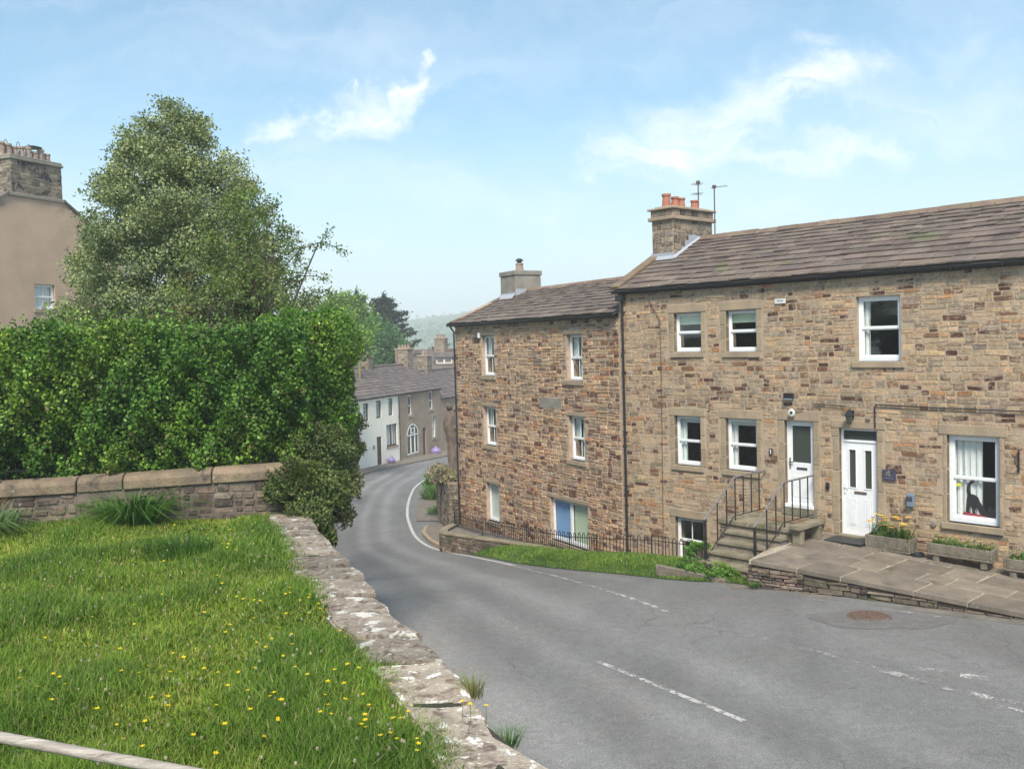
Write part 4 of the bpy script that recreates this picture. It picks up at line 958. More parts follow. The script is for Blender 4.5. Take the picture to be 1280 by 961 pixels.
ribbon('road_marking', [(.1,15.1),(-.5,16.5),(-1.2,18.4)], .08, M['paintfaint'])
ribbon('road_marking', [PR(-.6,-3.45)[:2], PR(1.2,-3.5)[:2], PR(4.2,-3.1)[:2]], .07, M['paintfaint'])
ribbon('road_marking', [PL(-3,-2.75)[:2], PL(.9,-2.62)[:2], PL(4.2,-2.9)[:2]], .06, M['paintworn'])
# patch round the manhole
mb = MB(); r = random.Random(4); n = 26
pc = []
for k in range(n):
    a = 2*pi*k/n; rx = 1.05+.12*sin(3*a+1)+r.uniform(-.05,.05); ry = .62+.06*sin(5*a)+r.uniform(-.03,.03)
    pc.append((6.1+rx*cos(a)*1.0+.15*cos(a)**3, 15.35+ry*sin(a)-.12*cos(a)))
mb.face([(x, y, g(y)+.005) for x, y in pc]); struct(mb.build('road_patch', M['patch']))
t = thing('manhole_cover', 'round rusty iron manhole cover set in a patch of tarmac by the terrace', 'manhole cover', (6.0, 15.52, g(15.52)+.006))
mb = MB(); mb.lathe([(.36, 0), (.36, .008), (.31, .008), (.31, .003), (.02, .003)], 0, 0, 28); mb.build('frame', M['rust'], t)
mb = MB()
for i in range(-4, 5):
    for j in range(-4, 5):
        if math.hypot(i, j)*.066 < .28: mb.box(i*.066-.024, j*.066-.024, .002, i*.066+.024, j*.066+.024, .012)
mb.build('lid', M['rust'], t, bevel=.004)
# gritty strip against terrace and verge
mb = MB(); dp_ = [PR(-.9,-2.9), PR(-.4,-3.35), PR(1,-3.12), PR(3.2,-2.8), PR(6.5,-2.4), PR(10,-2.1)]
for a, b in zip(dp_, dp_[1:]):
    q = lambda p, o: (p[0]-nR[0]*o, p[1]-nR[1]*o, g(p[1]-nR[1]*o)+.004)
    mb.face([q(a, -.3), q(b, -.3), q(b, .25), q(a, .25)])
struct(mb.build('road_edge_grit', M['dirt']))

# ------------------------------------------------------------------ verge, low retaining wall, rail in front of the left house
def Lw(s, o): p = KP+dL*s+nL*o; return p
inner = [PL(-6.3,-1.5), PL(-4.5,-1.3), PL(-3.3,-1.22), PL(-1.5,-1.2), PL(.2,-1.15), PR(-5.0,-.98), PR(-4.0,-.95), PR(-3.2,-1.0), PR(-2.4,-1.2), PR(-2.02,-1.6), PR(-2.0,-2.4)]
innz  = [-1.98, -1.74, -1.60, -1.42, -1.20, -1.05, -1.0, -.90, -.75, -.62, -.55]
outer = [(-1.95,29.0), (-1.35,28.2), (-.75,27.0), (.08,25.1), (1.0,23.6), (1.65,22.5), (2.54,20.9), (3.2,19.7), (3.75,19.1), (4.3,18.85), (4.75,18.3)]
VG = []
for (a, z, b) in zip(inner, innz, outer):
    row = []
    for t in np.linspace(0, 1, 9):
        x, y = a[0]*(1-t)+b[0]*t, a[1]*(1-t)+b[1]*t; zo = g(y)+.01 if t > .99 else None
        zz = z*(1-t)+(g(b[1])+.015)*t + .10*sin(pi*t)
        row.append((x, y, zz))
    VG.append(row)
VG = np.array(VG)
# refine along the length
idx = np.linspace(0, len(VG)-1, 61); VGf = np.array([[ [np.interp(i, range(len(VG)), VG[:, k, c]) for c in range(3)] for k in range(9)] for i in idx])
V = VGf.reshape(-1, 3); F = [(j*9+i, j*9+i+1, j*9+i+10, j*9+i+9) for j in range(60) for i in range(8)]
struct(npmesh('grass_verge', V, F, np.ones((len(V), 3)), M['turf'], smooth=True))
r = np.random.default_rng(8); n = 42000
a = r.uniform(0, 59.999, n); b_ = r.uniform(0, 1, n)**.9*8*.999; ai, bi = a.astype(int), b_.astype(int); fa, fb = (a-ai)[:, None], (b_-bi)[:, None]
P = (VGf[ai, bi]*(1-fa)+VGf[ai+1, bi]*fa)*(1-fb)+(VGf[ai, bi+1]*(1-fa)+VGf[ai+1, bi+1]*fa)*fb
hh = r.uniform(.05, .13, n)*np.where(b_ > 6.5, .6, 1)
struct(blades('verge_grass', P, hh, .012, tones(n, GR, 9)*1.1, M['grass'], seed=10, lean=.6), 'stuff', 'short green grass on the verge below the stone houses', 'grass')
# sunken area floor
mb = MB(); ar = [PL(-10.3,0), PL(-5,0), PL(0,0), PR(-5,0), PR(-2.3,0)]; az = [-2.62,-2.2,-1.9,-1.75,-1.6]; ao = [PL(-10.3,-1.0), inner[1], inner[4], inner[5], PR(-2.3,-1.3)]
for i in range(4): mb.face([(*ar[i][:2], az[i]), (*ar[i+1][:2], az[i+1]), (*ao[i+1][:2], az[i+1]), (*ao[i][:2], az[i])])
struct(mb.build('area_path', M['dirt']))
# low wall that carries the rail
def wallrun(name, label, cat, pts, tops, bots, thick, pal, mat, seed, cope=None, copemat='cope', core='darkmortar', **kw):
    t = thing(name, label, cat, (pts[0][0], pts[0][1], bots[0])); ox, oy, oz = pts[0][0], pts[0][1], bots[0]
    co = MB(); st = MB(); cp = MB(); rr = random.Random(seed)
    for i, (p, q) in enumerate(zip(pts, pts[1:])):
        p, q = np.array(p[:2]), np.array(q[:2]); L2 = np.linalg.norm(q-p); d = (q-p)/L2; n = np.array([d[1], -d[0]])
        T = lambda u: tops[i]+(tops[i+1]-tops[i])*u/L2; Bm = lambda u: bots[i]+(bots[i+1]-bots[i])*u/L2
        def W(u, v, z): w = p+d*u+n*v; return (w[0]-ox, w[1]-oy, z-oz)
        co.prism([(0, -thick), (L2, -thick), (L2, 0), (0, 0)], lambda u, v: Bm(u)-.3, lambda u, v: T(u), M=lambda pt: W(*pt))
        ztop = max(tops[i], tops[i+1]); zb = min(bots[i], bots[i+1])-.2
        ins = lambda u, z: z < T(u)-.03
        rubble(st, 0, L2, zb, ztop, lambda u, z, dd: W(u, dd, min(z, T(u))), pal, seed+i*4, inside=ins, **kw)
        rubble(st, 0, L2, zb, ztop, lambda u, z, dd: W(u, -thick-dd, min(z, T(u))), pal, seed+i*4+1, inside=ins, **kw)
        if i == 0: rubble(st, 0, thick, zb, tops[0], lambda u, z, dd: W(-dd, -u, z), pal, seed+i*4+2, **kw)
        if i == len(pts)-2: rubble(st, 0, thick, zb, tops[-1], lambda u, z, dd: W(L2+dd, -u, z), pal, seed+i*4+3, **kw)
        if cope:
            ov, ch, rnd_, wl = cope; u = 0
            while u < L2-.02:
                w = min(rr.uniform(*wl), L2-u); w = L2-u if L2-u-w < .2 else w; k = rr.uniform(.8, 1.2)
                pr = []
                m = 7
                for j in range(m+1):
                    a = pi*j/m; pr.append(((-thick/2)+(thick/2+ov)*cos(a), (ch-rnd_) + rnd_*sin(a)))
                prof = [(ov, 0)]+pr+[(-thick-ov, 0)] if rnd_ else [(ov,0),(ov,ch),(-thick-ov,ch),(-thick-ov,0)]
                nn = len(cp.v); mm = len(prof); js = rr.uniform(-.012, .012); e = .008
                for uu in (u+e, u+w-e):
                    for (vv, zz) in prof: cp.vert(W(uu, vv+js, T(uu)+.002+zz*(1+js*2)), (k, k*.98, k*.95))
                cp.f.append(tuple(nn+j for j in reversed(range(mm)))); cp.f.append(tuple(nn+mm+j for j in range(mm)))
                for j in range(mm): j2 = (j+1) % mm; cp.f.append((nn+j, nn+j2, nn+mm+j2, nn+mm+j))
                u += w
    co.build('core', M[core], t); st.build('stonework', M[mat], t)
    if cope: cp.build('coping', M[copemat], t, bevel=.012)
    return t
wp = [PL(-9.0,-.9), PL(-7.6,-2.0), PL(-6.75,-2.42), PL(-5.0,-2.0), PL(-3.2,-1.45), PL(-1.6,-1.25)]
wallrun('kerb_wall', 'low brown stone kerb wall with flat coping curving below the spiked rail', 'wall', wp, [-1.93,-1.78,-1.70,-1.62,-1.56,-1.42], [-2.6,-2.5,-2.4,-2.2,-2.0,-1.8], .22, PAL_D, 'mossrubble', 201, cope=(.03,.06,0,(.5,.9)), copemat='step', lift=(.10,.2), wid=(.15,.45))
mb = MB(); top = [wp[0], wp[1], wp[2], wp[3], wp[4], wp[5], PL(-1.6,-1.0), PL(-9.4,-.55)]
mb.face([(p[0], p[1], z) for p, z in zip(top, [-1.95,-1.82,-1.74,-1.66,-1.60,-1.47,-1.47,-2.0])]); struct(mb.build('planted_strip', M['dirt']))
# hooped low railing
rp = [PL(-9.95,-.35), PL(-8.6,-1.0), PL(-6.0,-1.25), PL(-3.3,-1.15), PL(-1.0,-1.12), PL(.3,-1.1), PR(-4.6,-.92), PR(-3.4,-.92)]
rz_ = [-2.02,-1.93,-1.74,-1.55,-1.36,-1.18,-1.03,-.98]
t = thing('hooped_railing', 'low black iron railing with hooped tops running along both stone houses', 'railing', (*rp[0][:2], rz_[0]))
ox, oy, oz = rp[0][0], rp[0][1], rz_[0]; bars = MB(); rails = MB(); H_ = .50; npost = 0
rb = MB()
for i, (p, q) in enumerate(zip(rp, rp[1:])):
    p3, q3 = np.array([*p[:2], rz_[i]])-[ox, oy, oz], np.array([*q[:2], rz_[i+1]])-[ox, oy, oz]; L2 = np.linalg.norm((q3-p3)[:2]); k = int(L2/.105); d = (q3-p3)
    rails.tube([p3+[0,0,.06], q3+[0,0,.06]], .012, 5); rails.tube([p3+[0,0,H_-.09], q3+[0,0,H_-.09]], .012, 5)
    MB().tube([p3-[0,0,.15], p3+[0,0,H_+.02]], .02, 6).build('post', M['iron'], t)
    for j in range(k):
        a = p3+d*j/k
        if j % 2 == 0:
            b2 = p3+d*(j+1)/k; m_ = (a+b2)/2
            bars.tube([a+[0,0,.06], a+[0,0,H_-.04], a*.75+b2*.25+[0,0,H_+.02], m_+[0,0,H_+.035], a*.25+b2*.75+[0,0,H_+.02], b2+[0,0,H_-.04], b2+[0,0,.06]], .0105, 4)
MB().tube([q3-[0,0,.15], q3+[0,0,H_+.02]], .02, 6).build('post', M['iron'], t)
rails.build('rails', M['iron'], t); bars.build('hooped_bars', M['iron'], t)
# pavement corner at the bend
mb = MB(); pv = [(-2.35,29.3),(-2.6,30.6),(-3.05,32.0),(-3.55,34.4),(-3.6,36.2),(-2.6,37.5),(-2.3,34.5),(-1.6,32.6),(-1.3,30.5)]
mb.prism(pv, -3.6, lambda x, y: g(y)+.12); struct(mb.build('pavement', M['flag'], bevel=.03))
mb = MB()
for (a, b) in zip(pv[:5], pv[1:5]):
    a, b = np.array(a), np.array(b); d = (b-a)/np.linalg.norm(b-a); n = np.array([-d[1], d[0]])
    mb.prism([tuple(a+n*.02), tuple(a-n*.13), tuple(b-n*.13), tuple(b+n*.02)], -3.7, lambda x, y: g(y)+.135)
struct(mb.build('kerb', M['ashlar'], bevel=.02))
mb = MB(); dg = [(-4.2,38.5),(-4.6,41.7),(-4.9,46),(-4.9,50.6),(-4.2,55),(-1.5,52),(-2.4,44),(-2.5,38)]
mb.face([(x, y, g(y)+.03) for x, y in dg]); struct(mb.build('dirt_verge', M['dirt']))

# garden wall and gatepost beyond the left house
wallrun('garden_wall', 'tall rough lichened garden wall just beyond the corner of the three storey house', 'wall', [(-2.05,33.9),(-2.55,36.5),(-3.05,40.2)], [-.85,-.9,-1.0], [-2.7,-2.9,-3.1], .4, PAL_G, 'bankstone', 301, cope=(.03,.12,0,(.3,.5)), lift=(.15,.3))
wallrun('roadside_wall', 'low dark stone wall by the road past the gap in the garden wall', 'wall', [(-3.05,42.0),(-3.5,46),(-4.1,51)], [-2.2,-2.3,-2.5], [-3.2,-3.4,-3.6], .4, PAL_D, 'bankstone', 305, cope=(.02,.1,0,(.3,.5)), lift=(.15,.3))
# pollarded trunk
t = thing('pollarded_trunk', 'knobbly bare brown pollarded tree trunk beside the three storey house corner', 'tree trunk', (-2.88,42.5,-3.2))
mb = MB(); rr = random.Random(2)
mb.tube([(rr.uniform(-.05,.05)+.05*sin(z), rr.uniform(-.05,.05), z) for z in np.linspace(0, 4.75, 13)], [.34,.27,.24,.22,.23,.21,.24,.25,.22,.27,.30,.24,.14], 10)
mb.build('trunk', M['stump'], t, smooth=True)
for (z, a, l) in ((4.5, .4, .35), (4.3, 2.6, .3), (4.6, 4.4, .35), (3.6, 5.6, .3), (3.1, 3., .22)):
    MB().tube([(0, 0, z), (cos(a)*l*.6, sin(a)*l*.6, z+l*.3), (cos(a)*l, sin(a)*l, z+l*.8)], [.13,.12,.07], 8).build('knob', M['stump'], t, smooth=True)

# ================================================================== LAWN ON THE BANK
EI = [(-2,.4),(1.0,.15),(4.0,-.25),(5.18,-.52),(5.94,-.78),(7.08,-1.27),(7.99,-1.68),(9.32,-2.29),(11.93,-3.18),(13.2,-3.45)]
EO = [(-2,1.05),(1.0,.8),(4.0,.42),(4.84,.15),(4.9,-.06),(5.06,-.11),(6.16,-.45),(7.06,-.80),(7.95,-1.18),(9.81,-1.88),(11.6,-2.56),(13.2,-3.0)]
ei = lambda y: float(np.interp(y, [p[0] for p in EI], [p[1] for p in EI])); eo = lambda y: float(np.interp(y, [p[0] for p in EO], [p[1] for p in EO]))
BZ = 2.16
def lawnz(x, y):
    d = ei(y)-x; return BZ-.03+.03*min(max(d, 0), 2)/2+.015*sin(x*2.1)+.015*sin(y*1.7+x) + (0 if y < 12.9 else -.0)
struct(sheet('lawn', lambda y: (-16, ei(y)+.12), list(np.arange(-2, 13.4, .3)), lawnz, M['turf'], nx=50))
# upper ground behind the hedge, falling away to the houses
def upz(x, y):
    t = min(max((y-24)/26, 0), 1); t = t*t*(3-2*t); return (2.1)*(1-t)+t*(g(y)-.3) + min(max((-x-12)/14, 0), 1)*2.2
struct(sheet('upper_garden', lambda y: (-60, min(left(y)-.5, left(y)+.0)-.15), list(np.arange(13.3, 50, .8)), upz, M['turf'], nx=50))
# retaining wall below the lawn edge: core + lichened slabs + masonry
rw = thing('retaining_wall', 'lichen spotted stone slab edging on the retaining wall between lawn and road', 'wall', (0, 5, 0))
co = MB(); cp = MB(); st = MB(); r = random.Random(9)
yy = list(np.arange(1, 4.7, .6))+[4.83]
ys_ = [1.0, 1.9, 2.8, 3.7, 4.83]
y = 4.83
lens = [.95, .80, .62, .75, .55, .72, .5, .64, .5, .62, .45, .55, .5, .6, .5, .6]
cuts = [1.0, 2.0, 3.0, 3.9, 4.74]
for l in lens:
    y += l*.93
    if y > 13.1: break
    cuts.append(y)
cuts.append(13.2)
for a, b in zip(cuts, cuts[1:]):
    k = r.choice((.72, .9, 1.0, 1.15, 1.35, 1.5))*r.uniform(.93, 1.07); j = lambda s: r.uniform(-s, s); h = BZ+.036+j(.012); tx, ty = j(.02), j(.02); xm_, ym_ = (ei(a)+eo(a))/2, (a+b)/2-5; sk1 = j(.03)
    n_in = 3; P = []
    gapv = r.uniform(.020, .036)
    pa = [(ei(a)-.05+j(.03), a+gapv+sk1*.3), (ei(a)*.5+eo(a)*.5, a+gapv+j(.012)), (eo(a)+.015+j(.03), a+gapv+j(.015)), (eo((a+b)/2)+.02+j(.06), (a+b)/2), (eo(b)+.015+j(.03), b-gapv+j(.015)), (ei(b)*.5+eo(b)*.5, b-gapv), (ei(b)-.05+j(.03), b-gapv), (ei((a+b)/2)-.05+j(.04), (a+b)/2)]
    cp.prism([(p[0], p[1]-5) for p in pa], lambda X, Y: h-.16, lambda X, Y: h+.012*sin(X*9+Y*5)+tx*(X-xm_)+ty*(Y-ym_), c=(k, k*.97, k*.94))
    co.prism([(ei(a)+.03, a-5), (eo(a)-.06, a-5), (eo(b)-.06, b-5), (ei(b)+.03, b-5)], -1.0, BZ+.014)
    p, q = np.array([eo(a)-.06, a-5]), np.array([eo(b)-.06, b-5]); L2 = np.linalg.norm(q-p); d = (q-p)/L2; n = np.array([d[1], -d[0]])
    rubble(st, 0, L2, -.6, BZ-.06, lambda u, z, dd: (p[0]+d[0]*u+n[0]*dd, p[1]+d[1]*u+n[1]*dd, z), PAL_D, int(a*100), lift=(.15,.3), dep=(.02,.06))
co.build('core', M['jointdirt'], rw); st.build('stonework', M['bankstone'], rw)
o = cp.build('coping', M['lichen'], rw, bevel=.018, seg=2)
# rest of the bank wall further down the hill, under the hedge end
wallrun('bank_wall', 'rough stone bank wall continuing down the road under the overhanging hedge', 'wall', [(left(50)+.02,50),(left(40),40),(left(32),32),(left(24),24),(left(17),17),(-3.1,13.25)], [-2.0,-1.0,.4,1.4,2.0,2.1], [-3.8,-3.4,-2.8,-1.6,-.6,-.4], .35, PAL_D, 'bankstone', 401, lift=(.18,.34), dep=(.02,.06))
# garden wall with rounded coping
GW = [(-3.12,12.98),(-5.9,12.55),(-9.5,12.0),(-14,11.4)]
wallrun('boundary_wall', 'lichened stone boundary wall with rounded sandstone coping at the far side of the lawn', 'wall', GW, [2.66,2.60,2.56,2.52], [2.1,2.1,2.1,2.1], .34, PAL_D, 'bankstone', 501, cope=(.035,.21,.09,(.75,1.25)), lift=(.09,.2), wid=(.08,.32), dep=(.003,.026), gap=.022)
# railing standing on the wall, in the hedge
t = thing('spear_railing', 'dark iron railing of upright bars on the rounded coping in front of the hedge', 'railing', (-3.3,13.15,2.8)); bars = MB(); rl_ = MB()
for i, (p, q) in enumerate(zip(GW, GW[1:])):
    p, q = np.array(p), np.array(q); L2 = np.linalg.norm(q-p); d = (q-p)/L2; n = np.array([d[1], -d[0]])*-1
    for k in range(int(L2/.13)):
        w = p+d*k*.13-n*-.17 ; w = p+d*k*.13+np.array([-n[0], -n[1]])*-.17
        w = p+d*k*.13 + np.array([-d[1], d[0]])*-.12
        bars.tube([(w[0]+3.3, w[1]-13.15, -.05), (w[0]+3.3, w[1]-13.15, .52)], .010, 5)
    for z in (.08, .46):
        a = p+np.array([-d[1], d[0]])*-.12; b = q+np.array([-d[1], d[0]])*-.12
        rl_.tube([(a[0]+3.3, a[1]-13.15, z), (b[0]+3.3, b[1]-13.15, z)], .014, 5)
bars.build('bars', M['iron'], t); rl_.build('rails', M['iron'], t)

# grass: dense blades, density falls with distance while blades widen
r = np.random.default_rng(3); PP = []
def field(n, y0, y1, x0):
    y = r.uniform(y0, y1, n); x = r.uniform(x0, 0.3, n)
    e = np.interp(y, [p[0] for p in EI], [p[1] for p in EI]); keep = (x < e+.05+r.normal(0, .07, n)) & (x > -.62*y-.6) & (y < 12.35+(x+3)*-.0+(x+5)*.10)
    x, y = x[keep], y[keep]; z = BZ-.03+.03*np.clip(e[keep]-x, 0, 2)/2+.015*np.sin(x*2.1)+.015*np.sin(y*1.7+x)
    return np.stack([x, y, z], 1)
A = field(210000, 3.2, 6.5, -5); B2 = field(190000, 6.5, 9.5, -7); C2 = field(190000, 9.5, 12.9, -9)
# the part of the lawn that runs on to the left, thinner and with wider blades
y = r.uniform(1.0, 12.2, 120000); x = r.uniform(-14.5, 0, 120000); k_ = (x < -.62*y-.6) & (y < 12.35+(x+5)*.12) | ((y < 3.3) & (x < np.interp(y, [p[0] for p in EI], [p[1] for p in EI])))
D2 = np.stack([x[k_], y[k_], BZ+0*x[k_]], 1)
P = np.concatenate([A, B2, C2, D2])
patch = np.clip(.5+.5*blob(P, 5), 0, 1); ed = np.interp(P[:, 1], [p[0] for p in EI], [p[1] for p in EI])-P[:, 0]
hh = (.045+.070*patch)*r.uniform(.5, 1.7, len(P))*np.clip(.8+ed*.5, .7, 1.1)
ww = np.interp(P[:, 1], [3, 13], [.0048, .011])*r.uniform(.7, 1.4, len(P)); ww[-len(D2):] = r.uniform(.012, .02, len(D2))
cc = tones(len(P), GR, 31)*(1.24-.28*patch)[:, None]; cc[:, 0] *= 1+.25*(1-patch)
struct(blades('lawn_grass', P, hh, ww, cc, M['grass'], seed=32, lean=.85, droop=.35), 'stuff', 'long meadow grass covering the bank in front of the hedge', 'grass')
# broad weed leaves in the lawn
n = 2600; y = r.uniform(3.5, 12, n); x = r.uniform(-6, 0, n); k = (x < np.interp(y, [p[0] for p in EI], [p[1] for p in EI])-.02) & (x > -.62*y); x, y = x[k], y[k]
P = np.stack([x, y, BZ+r.uniform(.01, .07, len(x))], 1)
struct(leafcloud('clover_leaves', P, .055, tones(len(P), [((.07,.15,.03), 2), ((.11,.20,.05), 1)], 5), M['leaf'], None, flatness=2.0, seed=6), 'stuff', 'broad low weed leaves growing among the lawn grass', 'weeds')
# seed heads / clover, pale
n = 420; y = r.uniform(3.6, 11, n); x = r.uniform(-6, 0, n); k = (x < np.interp(y, [p[0] for p in EI], [p[1] for p in EI])-.05) & (x > -.62*y); x, y = x[k], y[k]
mb = MB()
for X, Y in zip(x, y):
    z = BZ+.09+rnd.uniform(0, .06); kk = rnd.uniform(.6, 1.1); mb.tube([(X, Y, BZ), (X+rnd.uniform(-.02,.02), Y, z)], .0015, 3, c=(.15,.2,.06)); mb.lathe([(.002, z), (.009, z+.006), (.008, z+.018), (.001, z+.022)], X, Y, 6, (.42*kk,.36*kk,.27*kk))
struct(mb.build('clover_heads', M['petal']), 'stuff', 'pale clover and plantain seed heads scattered in the lawn', 'seed heads')

# buttercups: one flower built, then copied
def buttercup():
    t = thing('buttercup', 'small yellow buttercup growing in the long grass of the bank', 'wildflower', (0,0,0), 0, 'buttercups in the grass bank')
    MB().tube([(0,0,0), (.012,.0,.09), (.0,.008,.17)], .0018, 4, c=(.12,.22,.05)).build('stem', M['petal'], t)
    flower_mb(0, .008, .168, .0165, (.85,.62,.01), n=5, tilt=1.2).build('flower', M['petal'], t); return t
B0 = buttercup(); r = random.Random(15); spots = []
def pz(px, py, z):
    ray = Fw+(px-640)/FPX*Rt-(py-480.5)/FPX*Up; t = (z-CAMH)/ray[2]; return ray[0]*t, ray[1]*t
clus = [(285,672,32,16,16),(405,742,45,18,30),(260,850,100,35,26),(360,800,70,30,16),(500,890,40,25,10),(180,830,90,40,8),(300,800,120,45,16),(430,860,60,35,10),(100,870,90,50,5),(480,905,60,15,6),(260,735,150,25,10),(330,900,90,30,8)]
for (cx, cy, sx, sy, k) in clus:
    for _ in range(k):
        x, y = pz(r.gauss(cx, sx), r.gauss(cy, sy), BZ+.15)
        if x < ei(y)-.05 and 3.4 < y < 12.2: spots.append((x, y))
spots += [(-.32,5.3),(-.36,5.45),(-.22,5.35)]
for i, (x, y) in enumerate(spots):
    if i == 0: q = B0
    else:
        q = B0.copy(); COL.objects.link(q)
        for c in B0.children: c2 = c.copy(); c2.parent = q; COL.objects.link(c2)
    sc = r.uniform(.8, 1.15); q.location = (x, y, BZ-.01+r.uniform(-.03, .02)); q.rotation_euler = (r.uniform(-.25,.25), r.uniform(-.25,.25), r.uniform(0, 6.28)); q.scale = (sc,)*3

def tuft(name, label, x, y, z, n, rad_, h, pal, w=.014, lean=1.1, seed=1, cat='plant'):
    r = np.random.default_rng(seed); a = r.uniform(0, 2*pi, n); q = r.uniform(0, 1, n)**.6*rad_
    P = np.stack([q*np.cos(a), q*np.sin(a), np.zeros(n)], 1)
    t = thing(name, label, cat, (x, y, z)); blades('leaves', P, r.uniform(.5, 1.1, n)*h, w, tones(n, pal, seed), M['grass'], t, lean=lean, droop=.5, seed=seed); return t
PG = [((.09,.20,.035), 3), ((.14,.26,.06), 2), ((.06,.14,.03), 2)]
tuft('strap_leaf_clump', 'tall arching clump of strap leaves against the rounded coping wall', -5.05, 12.05, BZ, 420, .30, .64, PG, .024, 1.5, 2)
tuft('strap_leaf_clump', 'grey green clump of arching strap leaves at the left end of the wall', -6.72, 11.55, BZ, 420, .30, .50, [((.16,.25,.12), 3), ((.12,.2,.08), 2)], .02, 1.4, 3)
tuft('grass_tuft', 'dark tall grass tuft with buttercups near the top of the lawn', -3.75, 10.2, BZ, 420, .40, .30, [((.05,.13,.02), 3), ((.08,.17,.03), 2)], .010, .8, 4, 'grass tuft')
tuft('grass_tuft', 'dry golden grass tuft growing from the road edge of the slab wall', -.32, 5.95, BZ-.03, 170, .07, .20, [((.22,.26,.07), 3), ((.35,.30,.13), 3)], .004, .8, 5, 'grass tuft')
tuft('grass_tuft', 'small green grass tuft hanging from the slab wall near the camera', -.08, 5.35, BZ-.10, 110, .06, .17, PG, .004, 1.2, 6, 'grass tuft')
tuft('grass_tuft', 'green weed tuft on the dirt by the roadside wall at the bend', -3.9, 46.5, g(46.5), 500, .8, .9, PG, .04, 1.0, 7, 'grass tuft')
tuft('grass_tuft', 'pale green weed tuft on the verge beside the garden wall', -3.4, 40.6, g(40.6), 300, .5, .5, PG, .03, 1.0, 8, 'grass tuft')
tuft('rust_stalks', 'dry reddish dock stalks at the left edge above the wall foot', -6.95, 11.9, BZ, 50, .18, .75, [((.30,.14,.09), 1), ((.24,.16,.1), 1)], .018, .6, 9, 'plant')
# near end slab of the wall and handrail
t = thing('tube_handrail', 'weathered pale round handrail crossing the bottom corner beside the camera', 'handrail', (-3.4,3.35,0))
MB().tube([(0.053,0.226,3.237), (1.528,-0.111,3.096), (2.199,-0.264,3.032), (3.205,-0.494,2.936)], .020, 14).build('rail', M['wood'], t, smooth=True)
for x, y, z in ((0.053,0.226,3.237), (3.205,-0.494,2.936)): MB().tube([(x, y, 2.0), (x, y, z)], .018, 10).build('post', M['wood'], t, smooth=True)

